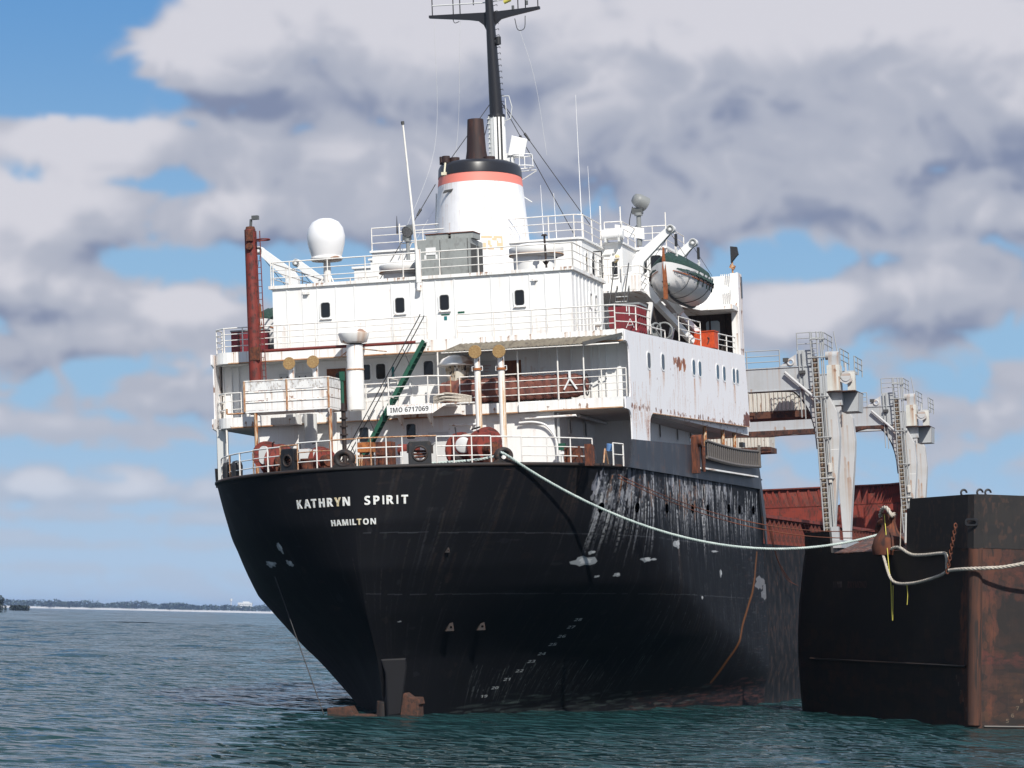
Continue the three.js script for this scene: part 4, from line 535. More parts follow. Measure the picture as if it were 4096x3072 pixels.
// signal mast
{ const g = sub('signal_mast', ship), z = -17; wall('lower_mast', [cyl([.0, 3.2, z], [0, 13.2, z], .46, .43, 20)], M.wall, g); wall('upper_mast', cyl([-.02, 13.2, z], [-.18, 22, z + .4], .36, .14, 18), M.funnelBlack, g); mesh('collar', cyl([-.02, 13.15, z], [-.02, 13.3, z], .46, .45, 20), M.funnelBlack, g);
  for (const [x, r] of [[-.36, .03], [-.08, .035], [.12, .04], [.3, .05]]) mesh('cable', cyl([x, 10.2, z + .46 - Math.abs(x) * .3], [x, 13.2, z + .44 - Math.abs(x) * .3], r, r, 6), x > .1 ? M.cable : M.pale, g);
  for (let k = 0; k < 12; k++) mesh('cable_clip', bx(-.42, -.3, 10.3 + k * .25, 10.34 + k * .25, z + .36, z + .44), M.pale, g); for (let k = 0; k < 26; k++) { const y = 13.6 + k * .32; mesh('rung', pipe([[.22 - k * .012, y, z + .1], [.42 - k * .011, y + .06, z + .1], [.44 - k * .011, y - .02, z + .1]], .018, 5, 8), M.iron, g); }
  const arm = (s, L, y1) => mesh('yard_arm', ext([[0, .45], [0, -.75], [.18, -.35], [.5, -.08], [1.0, .02], [L, y1 - .07], [L, y1 + .06], [.1, .32]].map(([a, b]) => [a * s, b]), .22).translate(-.2 + s * .12, 18.42, z - .1), M.funnelBlack, g); arm(-1, 3.15, .36); arm(1, 2.6, .34);
  for (const [x, y0, y1] of [[-3.3, 18.75, 21], [-2.16, 18.7, 21], [-1.79, 18.65, 21], [-1.05, 19.2, 21], [1.75, 18.6, 21], [2.42, 18.7, 21], [1.35, 18.6, 20]]) mesh('yard_stanchion', cyl([x, y0, z], [x, y1, z], .03), M.iron, g); mesh('yard_rail', [poly([[-3.3, 19.36, z], [-.4, 19.28, z]], .035), poly([[.0, 19.3, z], [2.42, 19.55, z]], .035), poly([[-3.3, 20.6, z], [2.42, 20.7, z]], .03)], M.pale, g);
  mesh('mast_lamp', [cyl([.12, 17.1, z + .2], [.3, 17.0, z + .3], .16, .12, 10), cyl([.3, 16.95, z + .3], [.3, 17.35, z + .3], .14, .14, 10)], M.iron, g); mesh('horn', [cyl([.6, 19.2, z], [.95, 19.35, z], .1, .12, 10)], mat([.55, .5, .1], .6), g); for (const [x, y] of [[1.1, 18.75], [1.85, 18.95]]) mesh('lantern', cyl([x, y, z + .1], [x, y + .22, z + .1], .07, .07, 10), M.lamp, g);
  mesh('looped_cable', [pipe([[1.15, 18.3, z], [1.3, 17.7, z], [1.65, 17.75, z], [1.72, 18.4, z]], .022, 5, 24), pipe([[-2.2, 18.6, z], [-2.1, 18.35, z], [-1.85, 18.4, z]], .02, 5, 12)], M.cable, g);
  for (const [q] of [[[[-3.2, 18.5, z], [-3.4, 12, z], [-3.9, 6.5, -12]]], [[[-1.79, 18.4, z], [-2.4, 11, z], [-3.2, 6.3, -12]]], [[[1.3, 18, z], [2.1, 15, z], [2.6, 11, z]]]]) mesh('halyard', pipe(q, .008, 4, 20), M.pale, g);
  // radar platform
  mesh('radar_post', [cyl([.5, 10.3, z + 1], [1.0, 10.3, z + 1.8], .06), bx(.9, 1.3, 9.7, 10.9, z + 1.7, z + 2.1)], M.white, g); mesh('radar_cabinet', ext([[0, 0], [.75, -.1], [.95, .75], [.22, .95]], .6, [], .04).rotateY(.25).translate(.95, 10.8, z + 1.6), M.white, g); mesh('radar_hoop', [new THREE.TorusGeometry(.55, .03, 6, 24).rotateX(Math.PI / 2).translate(1.75, 10.75, z + 2), new THREE.TorusGeometry(.6, .03, 6, 24).rotateX(Math.PI / 2).translate(1.75, 10.15, z + 2), ...[0, 1, 2, 3].map((k) => cyl([1.75 + Math.cos(k * 1.57) * .57, 10.15, z + 2 + Math.sin(k * 1.57) * .57], [1.75 + Math.cos(k * 1.57) * .55, 10.75, z + 2 + Math.sin(k * 1.57) * .55], .025))], M.white, g); mesh('platform_brace', [cyl([1.2, 9.2, z + 2], [2.5, 9.9, z + 2], .03), cyl([1.2, 9.9, z + 2], [2.5, 9.95, z + 2], .03), cyl([1.2, 9.0, z + 2], [2.2, 8.3, z + 2], .03), cyl([1.15, 8.3, z + 2], [1.15, 9.8, z + 2], .09, .09, 8)], M.pale, g);
  mesh('crow_basket', [poly([[.4, 14.2, z + .3], [.75, 14.2, z + .3], [.9, 13.6, z + .3], [.8, 13.0, z + .3], [.5, 12.9, z + .3]], .025), poly([[.55, 14.1, z + .3], [.6, 13.0, z + .3]], .025)], M.pale, g);
  // stays with turnbuckles
  for (const [a, b] of [[[.3, 13.9, z], [3.95, 6.5, -17.4]], [[.4, 13.8, z], [4.75, 7.2, -17]], [[-.35, 13.9, z], [-2.6, 10.4, -15.5]], [[-.3, 13.6, z], [-.9, 11.6, z]], [[-2.2, 9.2, -12.5], [-4.6, 3.6, -9]]]) { const s = sub('mast_stay', ship); mesh('wire', cyl(a, b, .022, .022, 5), M.cable, s); const q = P3(a).lerp(P3(b), .24), r = P3(a).lerp(P3(b), .3); mesh('turnbuckle', cyl(q, r, .07, .05, 8), M.iron, s); }
}
for (const [x, z, y0, y1, r] of [[4.55, -16, 5.9, 13.83, .03], [5.05, -16, 5.9, 10.1, .022], [3.0, -14, 5.9, 9.0, .025], [3.55, -14.5, 5.9, 8.6, .025]]) mesh('whip_antenna', cyl([x, y0, z], [x - .08, y1, z], r, r * .4, 6), M.white, ship);
{ const g = sub('pole_antenna', ship); mesh('pole', cyl([.03, 2.9, -1.22], [-.53, 10.45, -1.22], .07, .045, 10), M.rail, g); mesh('pole_head', cyl([-.53, 10.4, -1.22], [-.54, 10.55, -1.22], .08, .08, 10), M.gasket, g); wall('pole_foot', bx(-.08, .14, 2.9, 4.45, -1.2, -1.06), M.edge, g); mesh('deck_lamp', [cyl([.03, 2.5, -1.05], [.03, 2.85, -1.15], .12, .12, 10)], M.edge, g); }
mesh('whistle_post', [cyl([5.85, 3.2, -2.4], [5.8, 4.9, -2.4], .05, .05, 8), cyl([5.8, 4.85, -2.4], [5.8, 4.93, -2.4], .16, .1, 12), cyl([5.83, 3.5, -2.4], [5.83, 3.65, -2.4], .06, .16, 10)], M.blackrust, ship);
// searchlights
function searchlight(x, y0, y1, z, turn, s, m) { const g = sub('searchlight', ship); mesh('pillar', [cyl([x, y0, z], [x, y1, z], .13 * s, .11 * s, 12), cyl([x, y1 - .1, z], [x, y1 + .05, z], .2 * s, .2 * s, 12)], M.grey, g); mesh('yoke', [bx(x - .3 * s, x + .22 * s, y1, y1 + .3 * s, z - .12, z + .12)], M.lamp, g); const q = new THREE.Matrix4().makeRotationY(turn).multiply(new THREE.Matrix4().makeRotationX(.45)).setPosition(x + .1, y1 + .6 * s, z); mesh('barrel', lathe([[.01, -.35], [.24, -.33], [.33, -.1], [.36, .35], [.33, .36]], 24).rotateX(Math.PI / 2).scale(s, s, s).applyMatrix4(q), m, g); mesh('lens', cyl([0, 0, .33 * s], [0, 0, .355 * s], .32 * s, .32 * s, 20).applyMatrix4(q), M.clear, g); }
searchlight(6.7, 6.3, 8.0, -20, 2.3, 1.1, M.grey); searchlight(-2.75, 4.7, 6.0, -9, -.2, .8, M.lamp);
mesh('searchlight_cable', pipe([[6.4, 8.4, -20], [6.2, 7.6, -20], [6.3, 7.2, -20], [6.6, 7.4, -20]], .025, 5, 20), M.cable, ship);
// port side roof fittings: small mast with bars
{ const z = -9.5; mesh('antenna_frame', [cyl([-3.3, 4.7, z], [-3.3, 6.9, z], .035), cyl([-3.3, 6.5, z], [-1.0, 6.5, z], .03), cyl([-3.3, 5.9, z], [-1.0, 5.95, z], .03), cyl([-3.3, 5.4, z], [-1, 5.4, z], .03), cyl([-2.1, 4.7, z], [-2.1, 6.5, z], .03), cyl([-3.3, 4.7, z], [-2.7, 5.9, z], .03), cyl([-2.4, 4.7, z], [-1.8, 5.8, z], .04), cyl([-1.9, 4.7, z], [-1.5, 5.6, z], .05)], M.rail, ship); mesh('horn_antenna', cyl([-3.42, 6.4, z], [-3.42, 7.3, z], .05, .01, 6), M.iron, ship); }
// bridge blocks
const bridge = sub('bridge_house', ship);
wall('wall', plan([[-5.4, -11.6], [5.3, -11.6], [5.45, -11.75], [5.45, -16.5], [-5.45, -16.5]], 3.2, 5.8), M.wall, bridge); wall('wall', plan([[-7, -16.5], [6.3, -16.5], [6.45, -16.7], [6.45, -20], [-7, -20]], 3.2, 6.05), M.wall, bridge); wall('wall', plan([[-9, -20], [8.0, -20], [8.0, -25], [-9, -25]], 3.2, 6.1), M.wall, bridge);
wall('roof_edge', [plan([[-5.5, -11.5], [5.35, -11.5], [5.55, -11.7], [5.55, -16.4], [-5.5, -16.4]], 5.8, 5.9), plan([[-7.1, -16.4], [6.35, -16.4], [6.55, -16.6], [6.55, -19.9], [-7.1, -19.9]], 6.05, 6.15), plan([[-9.1, -19.9], [8.15, -19.9], [8.15, -25.1], [-9.1, -25.1]], 6.1, 6.22)], M.wall, bridge);
for (const z of [-12.6, -14.0, -15.6]) { mesh('window_frame', ext(rrect(.75, 1.05, .2), .06, [rrect(.62, .92, .16)]).rotateY(Math.PI / 2).translate(5.45, 4.7, z), M.white, bridge); mesh('window_pane', new THREE.ShapeGeometry(shp(rrect(.64, .94, .16))).rotateY(Math.PI / 2).translate(5.47, 4.7, z), M.glass, bridge); }
aftWindow(6.75, 5.3, -20, .62, .95, bridge); aftWindow(7.55, 5.3, -20, .6, .9, bridge); aftWindow(6.08, 4.75, -16.5, .3, .8, bridge);
mesh('lamp', merge([new THREE.SphereGeometry(.13, 12, 8).translate(6.25, 5.35, -16.35), cyl([6.25, 5.2, -16.4], [6.1, 5.1, -16.5], .06)]), mat([.7, .55, .3], .5), bridge); mesh('bridge_fitting', [bx(5.5, 5.9, 5.5, 5.56, -16.5, -16.4), bx(6.0, 6.12, 5.55, 5.62, -16.5, -16.4)], M.pale, bridge);
railing([[-5.4, 5.9, -11.6], [-3.5, 5.9, -11.6], [2.6, 5.9, -11.7], [3.8, 5.9, -11.7], [5.1, 5.9, -11.7], [5.5, 5.9, -12], [5.5, 5.9, -14], [5.5, 5.9, -16]], 1.15, 3); railing([[5.6, 6.15, -16.5], [6.5, 6.15, -16.6], [6.5, 6.15, -18], [6.5, 6.15, -19.8]], 1.05, 3); railing([[6.6, 6.2, -20], [7.4, 6.2, -20], [8.1, 6.2, -20.1], [8.1, 6.2, -22.5], [8.1, 6.2, -25]], 1.1, 3);
for (const [x, z] of [[5.5, -16.1], [6.4, -16.8], [8.1, -20.1]]) mesh('tall_stanchion', cyl([x, 5.9, z], [x, 8.0, z], .035), M.rail, ship);
wall('name_screen', ext([[5.45, 6.95], [7.0, 6.62], [7.0, 7.2], [5.45, 7.5]], .05).translate(0, 0, -19.85), M.wall, ship); mesh('liferaft_canister', [cyl([5.55, 6.5, -16.2], [6.65, 6.5, -16.2], .28, .28, 18), cyl([5.7, 6.5, -16.2], [5.74, 6.5, -16.2], .3, .3, 18), cyl([6.45, 6.5, -16.2], [6.5, 6.5, -16.2], .3, .3, 18)], M.white, ship);
mesh('canister_cradle', [bx(5.7, 5.8, 6.1, 6.3, -16.45, -15.95), bx(6.4, 6.5, 6.1, 6.3, -16.45, -15.95)], M.pale, ship);
// wing deck, its end screen and the recess below, its shade painted in with dark brown
wall('bridge_wing_deck', plan([[6.0, -19.5], [8.4, -19.5], [9.2, -23.2], [10.9, -23.4], [10.95, -26], [6, -26]], 3.05, 3.3), M.edge, ship); wall('wing_front_screen', bx(6.0, 10.9, 3.3, 5.1, -25.9, -26), M.wall, ship); wall('recess_bulkhead', bx(6.0, 10.9, .1, 3.05, -25.9, -26), M.shadeBrown, ship); wall('wing_end_plate', bx(10.88, 10.98, .7, 5.15, -24.9, -26.1), M.plate, ship); mesh('wing_window', bx(10.99, 11.02, 3.85, 5.0, -25.75, -26.05), M.glass, ship); wall('wing_after_plate', bx(10.55, 10.9, .7, 5.12, -25.0, -24.92), M.edge, ship); mesh('screen_stiffener', [7.2, 8.2, 9.2, 10].map((x) => bx(x - .04, x + .04, .2, 3.0, -25.9, -25.75)), M.shadeBrown, ship); mesh('wing_door_window', new THREE.ShapeGeometry(shp(rrect(.75, 1.0, .15))).translate(9.35, 2.2, -25.86), mat([.45, .55, .62], .15), ship);
railing([[7.9, 3.3, -19.6], [8.4, 3.3, -20], [8.7, 3.3, -21.6]], 1.1, 3); mesh('wing_bars', Array.from({ length: 7 }, (_, k) => cyl([10.1 + k * .1, 3.3, -23.6 - k * .05], [10.2 + k * .1, 5.0, -24.2], .025)), M.rail, ship); mesh('wing_lamp', [cyl([10.65, 5.15, -25.3], [10.65, 5.75, -25.3], .05), cyl([10.6, 5.4, -25.3], [10.7, 5.6, -25.3], .16, .16, 10)], M.rustrail, ship); mesh('wing_reflector', ext([[-.05, 0], [.25, .35], [.36, .45], [.3, .85], [-.05, .9]], .3).translate(10.65, 5.7, -25.4), M.iron, ship);
// stairs and small platforms between the upper house and the bridge
wall('side_platform', [plan([[6.0, -9], [8.9, -9], [8.9, -14.5], [6, -14.5]], 2.72, 2.82), bx(8.0, 8.95, 2.8, 3.5, -9.05, -9)], M.edge, ship); railing([[8.0, 2.82, -9.05], [8.9, 2.82, -9.05], [8.9, 2.82, -11.5], [8.9, 2.82, -14.4]], 1.15, 3); railing([[6.6, 3.2, -9.2], [7.3, 3.2, -9.2], [7.9, 3.2, -9.2]], 1.2, 3);
{ const g = sub('side_ladder', ship); for (const d of [0, .6]) mesh('stringer', bar([7.75 + d, .1, -7.0], [7.75 + d, 3.0, -9.1], .04, .18), M.gasket, g); for (let k = 1; k < 11; k++) mesh('tread', bx(7.77, 8.33, .1 + k * .26, .13 + k * .26, -7.1 - k * .19, -6.9 - k * .19), M.pale, g); mesh('handrail', [pipe([[7.7, .3, -6.4], [7.7, 1.2, -6.8], [7.7, 4.1, -8.9]], .03), pipe([[8.4, .3, -6.4], [8.4, 1.2, -6.8], [8.4, 4.1, -8.9]], .03)], M.gasket, g); }
mesh('ladder_loop', poly([[6.95, 3.3, -7.6], [6.95, 4.6, -7.6], [7.35, 4.6, -7.6], [7.35, 3.3, -7.6]], .035), M.gasket, ship); mesh('valve', [cyl([7.3, .9, -5.8], [7.6, .9, -5.8], .12, .12, 10), cyl([7.45, .7, -5.8], [7.45, 1.15, -5.8], .05)], M.edge, ship);
wall('boat_deck_cabin', bx(6.0, 7.4, .1, 3.05, -16.5, -24.5), M.shadeBrown, ship); mesh('boat_winch', [cyl([8.2, 1.0, -13.5], [8.2, 1.0, -14.5], .35, .35, 14), bx(7.9, 8.5, .2, 1.2, -14.4, -13.6)], M.green, ship); mesh('deck_clutter', [new THREE.TorusGeometry(.4, .05, 6, 18).translate(9.6, .9, -11), new THREE.TorusGeometry(.35, .05, 6, 18).rotateY(1).translate(9.5, .8, -9.5), poly([[9.2, .3, -8], [9.5, 1.0, -8.5], [9.8, .4, -9.2], [9.6, 1.2, -10]], .04), bx(9.0, 9.5, .2, .7, -10.5, -9.8)], M.grey, ship);  // cabin walls coloured dark brown to paint in the shadow below the boat
// davits: starboard pair and port pair
function davit(z, sgn) {
  const g = sub('davit', ship), X = (x) => x * sgn;
  const prof = [[10.35, 5.95], [10.2, 6.05], [10.05, 5.98], [8.45, 4.75], [8.2, 4.35], [8.2, 3.8], [8.45, 3.3], [9.3, 2.2], [9.55, 2.4], [8.85, 3.45], [8.72, 3.9], [8.8, 4.3], [10.3, 5.75]].map(([x, y]) => [X(x), y]);
  wall('arm', ext(prof, .34).translate(0, 0, z - .17), M.white, g); mesh('head_sheave', [cyl([X(10.2), 5.86, z - .24], [X(10.2), 5.86, z + .24], .2, .2, 18)], M.white, g); mesh('sheave_ring', new THREE.TorusGeometry(.13, .05, 8, 18).translate(X(10.2), 5.86, z + .25), M.grey, g);
  wall('trackway', bar([X(8.15), 3.7, z + .5], [X(10.15), .7, z - 4.6], .28, .3), M.white, g); wall('trackway_leg', bar([X(9.1), 2.3, z + .1], [X(8.6), .1, z + .1], .22, .22), M.white, g);
  mesh('fall_block', [bx(X(10.42) - .06, X(10.42) + .06, 5.0, 5.6, z - .08, z + .08)], M.iron, g); mesh('fall_chain', [cyl([X(10.42), 4.2, z], [X(10.42), 5.0, z], .035), ...Array.from({ length: 6 }, (_, k) => new THREE.TorusGeometry(.06, .02, 5, 10).rotateY(k % 2 * 1.57).translate(X(10.42), 4.3 + k * .12, z))], M.pale, g); mesh('fall_wire', [cyl([X(10.2), 5.7, z], [X(8.6), 3.6, z], .015, .015, 5), cyl([X(10.2), 5.6, z + .05], [X(10.9), 4.2, z - 1], .012, .012, 5)], M.cable, g);
}
davit(-10.75, 1); davit(-16.64, 1); davit(-8.2, -1); davit(-14, -1);
// ---------- stowed gangway on the starboard bulwark ----------
{ const g = sub('accommodation_ladder', ship), A = (q) => (Array.isArray(q) ? merge(q) : q).applyMatrix4(sideM), yt = (a) => -4.42 - .02 * Math.sin((a - 14) / 13 * 3.1) * 6 + (a - 14) * .0, yb = (a) => yt(a) - .82;
  const top = [], bot = []; for (let k = 0; k <= 16; k++) { const a = mix(14.1, 26.9, k / 16); top.push([a, yt(a), .42]); bot.push([a, yb(a), .42]); }
  mesh('side_beam', A(poly(top, .07)), M.gangway, g); mesh('side_beam', A(poly(bot, .085)), M.gangway, g); for (let k = 0; k < 27; k++) { const a = mix(14.4, 26.6, k / 26); mesh('baluster', A(bx(a - .1, a + .1, yb(a), yt(a), .4, .44)), M.gangway, g); }
  mesh('back_panel', A(ext([...top.map(([a, y]) => [a, y]), ...bot.reverse().map(([a, y]) => [a, y])], .03).translate(0, 0, .34)), M.iron, g); mesh('hinge', A([bx(12.1, 12.6, -6.1, -4.3, .1, .4), cyl([13.0, -6.0, .5], [12.7, -4.6, .5], .08), cyl([13.3, -5.6, .45], [13.4, -4.8, .45], .06), cyl([12.4, -4.5, .1], [12.4, -4.5, .6], .3, .3, 14)]), M.rust, g); mesh('end_post', A([bx(26.6, 26.75, -5.3, -4.1, .38, .52)]), M.gangway, g); mesh('stowage_ledge', A(bx(13, 26.2, -5.86, -5.78, .1, .45)), M.edge, g); mesh('lamp', A([bx(22.8, 23.4, -4.35, -4.1, .2, .4)]), M.iron, g); }

// ---------- forward hull, hatches, forecastle ----------
const deckY = -9.35;
{ const tx = wornTex([24, 25, 28], [40, 40, 43], [66, 50, 44], 5), pos = [], idx = [], uv = [], nz = 70, ny = 10; const bow = (z, y) => { const e = -136 - (y + 9.3) * .35, t = clamp((z + 100) / (e + 100)); return 11.0 * (1 - t ** 2.2) ** .75 * (y < -13 ? 1 : 1); };
  for (const s of [-1, 1]) { const o = pos.length / 3; for (let i = 0; i <= nz; i++) for (let j = 0; j <= ny; j++) { const z = mix(ZE, -139, (i / nz) ** .9), y = mix(deckY, -19, j / ny), b0 = hb(y, ZE), b = z > -60 ? mix(b0, 11, step(0, 30, ZE - z)) : bow(z, y); pos.push(s * Math.max(0, b), y, Math.max(z, -136 - (y + 9.3) * .35)); uv.push(z, y); } for (let i = 0; i < nz; i++) for (let j = 0; j < ny; j++) { const a = o + i * (ny + 1) + j, b = a + ny + 1; s > 0 ? idx.push(a, a + 1, b, b, a + 1, b + 1) : idx.push(a, b, a + 1, b, b + 1, a + 1); } }
  const g = new THREE.BufferGeometry(); g.setAttribute('position', new THREE.Float32BufferAttribute(pos, 3)); g.setAttribute('uv', new THREE.Float32BufferAttribute(uv, 2)); g.setIndex(idx); g.computeVertexNormals(); mesh('fore_hull', g, new THREE.MeshPhysicalMaterial({ map: tx, roughness: .75, specularIntensity: .25 }), ship); }
wall('main_deck', plan([[-10.9, -28], [10.95, -28], [10.95, -100], [8, -120], [2, -133], [-2, -133], [-8, -120], [-10.9, -100]], deckY - .1, deckY), M.deck, ship);
wall('poop_front', bx(-10.8, 10.9, deckY, -6.2, -28.6, -28.4), M.coam, ship);
const coaming = sub('hatch_coaming', ship);
wall('coaming_wall', plan([[-7.6, -33], [7.6, -33], [7.6, -112], [-7.6, -112]], deckY, -7.35), M.coam, coaming); wall('coaming_rim', plan([[-7.9, -32.8], [7.9, -32.8], [7.9, -112.2], [-7.9, -112.2]], -7.35, -7.15), M.redprime, coaming);
for (let k = 0; k < 44; k++) { const z = -33.8 - k * 1.75; mesh('coaming_stay', ext([[0, 0], [.9, 0], [.25, 1.9], [0, 1.9]], .1).translate(7.6, deckY, z), M.coam, coaming); }
for (let k = 0; k < 12; k++) mesh('coaming_stay', ext([[0, 0], [.6, 0], [.2, 1.9], [0, 1.9]], .1).rotateY(-Math.PI / 2).translate(-6.6 + k * 1.2, deckY, -33), M.coam, coaming);
{ const g = sub('forecastle', ship); wall('bulkhead', plan([[-8.4, -117], [8.4, -117], [8.2, -118], [-8.2, -118]], deckY, -4.6), M.redprime, g); wall('deck', plan([[-8.4, -117], [8.4, -117], [6, -127], [1.5, -135.5], [-1.5, -135.5], [-6, -127]], -4.7, -4.6), M.coam, g);
  const side = (s) => { const pts = [[8.6, -117], [7.6, -122], [6.0, -127.5], [3.8, -132], [.6, -136]]; for (let i = 0; i < 4; i++) { const [xa, za] = pts[i], [xb, zb] = pts[i + 1], t0 = -2.95 + i * .16, t1 = -2.95 + (i + 1) * .16, n = [4, 5, 5, 4][i];
      const q = new THREE.BufferGeometry(), a = [s * xa, -4.6, za], b = [s * xb, -4.6, zb], c = [s * (xb + .5), t1, zb], d = [s * (xa + .5), t0, za], th = -.12; const P = [a, b, c, d, ...[a, b, c, d].map(([x, y, z]) => [x - s * th, y, z])]; q.setAttribute('position', new THREE.Float32BufferAttribute(P.flat(), 3)); q.setIndex([0, 1, 2, 0, 2, 3, 4, 6, 5, 4, 7, 6, 3, 2, 6, 3, 6, 7, 0, 4, 5, 0, 5, 1]); q.computeVertexNormals(); wall('bulwark_plate', q, M.coam, g);  // plate coloured darker than the stays, painting shade into the gaps between them
      for (let k = 0; k < n; k++) { const t = (k + .5) / n, x = mix(xa, xb, t), z = mix(za, zb, t), yt = mix(t0, t1, t); mesh('bulwark_stay', ext([[.1, 0], [-.7, 0], [.3, yt + 4.55], [.42, yt + 4.55]].map(([u, v]) => [u * s, v]), .09).translate(s * x, -4.6, z), M.redprime, g); } mesh('bulwark_rail', bar([s * (xa + .35), t0, za], [s * (xb + .35), t1, zb], .5, .12), M.coam, g); } }; side(1); side(-1);
  for (const [x, z] of [[-4, -119], [3.5, -119.5], [5.6, -118.5]]) mesh('mooring_bitt', cyl([x, -4.6, z], [x, -3.7, z], .35, .35, 12), M.redprime, g); }

// ---------- gantry cranes on the main deck ----------
function gantryCrane(label, rusty) {
  const c = thing('gantry_crane', label, 'crane', 'gantry cranes over the cargo deck');
  const A = (n, g, m = M.crane, f = wall) => f(n, g, m, c);
  // main girders across the ship, aft and forward
  for (const z of [0, -7.6]) { A('girder', bx(-9.6, 9.4, 1.42, 2.86, z - .8, z)); A('girder_flange', [bx(-9.6, 9.3, 2.86, 2.92, z - .9, z + .06), bx(-9.6, 9.3, 1.36, 1.42, z - .9, z + .06)]); }
  A('end_block', bx(8.36, 9.42, 2.92, 3.98, -1.0, -.1)); A('knee', ext([[7.6, 1.4], [8.2, 1.2], [8.7, .6], [9.1, -.2], [9.35, -1.2], [9.45, -2.6], [9.75, -2.6], [9.7, 1.4]], .7).translate(0, 0, -.75)); A('knee_flange', pipe([[5, 1.38, -.4], [7.6, 1.36, -.4], [8.2, 1.12, -.4], [8.7, .5, -.4], [9.08, -.3, -.4], [9.33, -1.3, -.4], [9.44, -2.6, -.4]], .1, 6, 40), M.gasket, mesh);
  // underslung corrugated trolley house
  const tx0 = rusty ? -9.2 : -2, tx1 = rusty ? -1.6 : 8.5; for (let k = 0; k < (rusty ? 26 : 36); k++) mesh('corrugation', bx(tx0 + .1 + k * .285, tx0 + .28 + k * .285, .3, 1.62, -4.0, -3.92), M.corr, c); A('trolley_house', bx(tx0, tx1, .28, 1.66, -7, -4), M.corr); A('trolley_floor', bx(tx0 - .05, tx1 + .1, -.18, .26, -7.2, -3.95), M.cranerust);
  // legs: plated, bulging outboard
  const leg = (z, n) => { A('leg', ext([[9.55, 1.0], [10.24, 1.0], [10.6, .29], [10.83, -.22], [10.93, -1.8], [10.86, -2.8], [10.6, -5.3], [10.32, -8], [10.3, -9.0], [9.9, -9.0], [9.82, -7.2], [9.72, -4.5], [9.6, -2.3]], .9, [], .03).translate(0, 0, z - .9), M.craneLeg); A('port_leg', bx(-10.2, -9.4, -9.0, 1.4, z - .9, z), M.craneLeg); };
  leg(0); leg(-7.6); A('leg_seam', [bx(9.9, 10.9, -2.72, -2.69, 0, .035)], M.rail, mesh);
  A('end_carriage', bx(9.7, 10.9, -9.2, -8.7, -9.5, 1), M.crane); for (const z of [.4, -1, -7.4, -8.8]) mesh('wheel', cyl([10.1, -9.05, z], [10.5, -9.05, z], .26, .26, 14), M.gasket, c); A('drive_box', bx(10.2, 10.7, -8.7, -7.8, .1, .6), M.crane);
  // machinery at the head
  A('machine_cabinet', bx(10.27, 11.1, 1.2, 2.9, -1.6, -.3), M.corr); A('machine_cabinet', bx(10.3, 11.15, .25, 1.15, -2.2, -.7), M.crane); A('outrigger_box', ext([[11.15, 1.1], [12.1, 1.1], [12.05, -.15], [10.95, -.15], [10.95, .6]], 2.6).translate(0, 0, -4.2)); A('outrigger_deck', bx(10.15, 12.1, 1.1, 1.16, -4.4, -.2), M.cranerust); A('sheave_drum', cyl([10.1, 3.6, -1.2], [11, 3.6, -1.2], .28, .28, 16), M.crane); A('sheave_house', [bx(10.35, 11.05, 2.9, 3.5, -1.6, -.6), bx(11.2, 12.0, 2.3, 2.5, -2.5, -.8)]);
  A('hook_block', [cyl([11.5, 2.1, -.6], [11.5, 2.1, -.35], .32, .32, 16), ext([[-.38, 0], [.38, 0], [.42, -.15], [0, -.38], [-.42, -.15]], .2).translate(11.5, 1.95, -.6), cyl([11.5, 2.3, -.5], [11.5, 3.0, -.5], .06)], M.craneLeg, mesh); A('hoist_post', bx(11.55, 12.05, 1.16, 2.4, -1.2, -.7), M.corr);
  A('boom_pivot', ext([[7.2, 2.95], [8.35, 2.95], [8.3, 3.7], [7.85, 3.45]], .12, [circ(.16, 14, 7.95, 3.2)]).translate(0, 0, -.05), M.craneLeg); mesh('pivot_ring', new THREE.TorusGeometry(.18, .07, 8, 18).translate(7.95, 3.2, .1), M.craneLeg, c); mesh('floodlight', [bx(7.45, 7.8, 3.25, 3.5, -.2, .2), bx(8.5, 8.9, 2.4, 2.6, 0, .3)], M.gasket, c);
  A('diagonal_tube', cyl([7.55, 2.55, .25], [9.85, .4, .25], .1, .1, 10), M.craneLeg, mesh);
  // ladder tower
  const lx = (y) => 9.37 + (5.1 - y) * .028; for (const [d, z] of [[0, .5], [.42, .5], [.62, .35], [.75, .35]]) mesh('ladder_stile', cyl([lx(-9) + d, -9, z], [lx(5.1) + d, 5.1, z], .05, .05, 6), M.craneRail, c); for (let k = 0; k < 40; k++) { const y = -8.2 + k * .33; mesh('ladder_rung', cyl([lx(y), y, .5], [lx(y) + .42, y, .5], .03, .03, 5), M.craneRail, c); }
  for (const y of [4.6, 3.4, .8, -1.9, -4.6]) mesh('tower_frame', poly([[lx(y) - .05, y, .55], [lx(y) + .85, y, .55], [lx(y) + .85, y, 0]], .045), M.craneRail, c); A('inner_column', cyl([lx(-9) + .2, -9, .1], [lx(3.5) + .2, 3.5, .1], .22, .2, 12), tm(wornTex([150, 140, 122], [132, 112, 92], [112, 82, 62], 3), .8)); mesh('column_valve', [bx(10.2, 10.45, -4.2, -3.6, .2, .5), bx(10.2, 10.4, -4.9, -4.5, .2, .5)], M.corr, c); mesh('cable_run', [cyl([10.05, .8, .3], [10.2, -8, .3], .05), cyl([8.5, 3.9, .08], [8.55, -.5, .08], .04), cyl([8.75, 3.9, .08], [8.8, -.6, .08], .04)], M.craneRail, c);
  const rl = (pts) => { for (const p of pts) mesh('post', cyl(p, [p[0], p[1] + 1.15, p[2]], .04, .04, 5), M.craneRail, c); for (const h of [.4, .78, 1.15]) mesh('rail', poly(pts.map(([x, y, z]) => [x, y + h, z]), .032, 5), M.craneRail, c); };
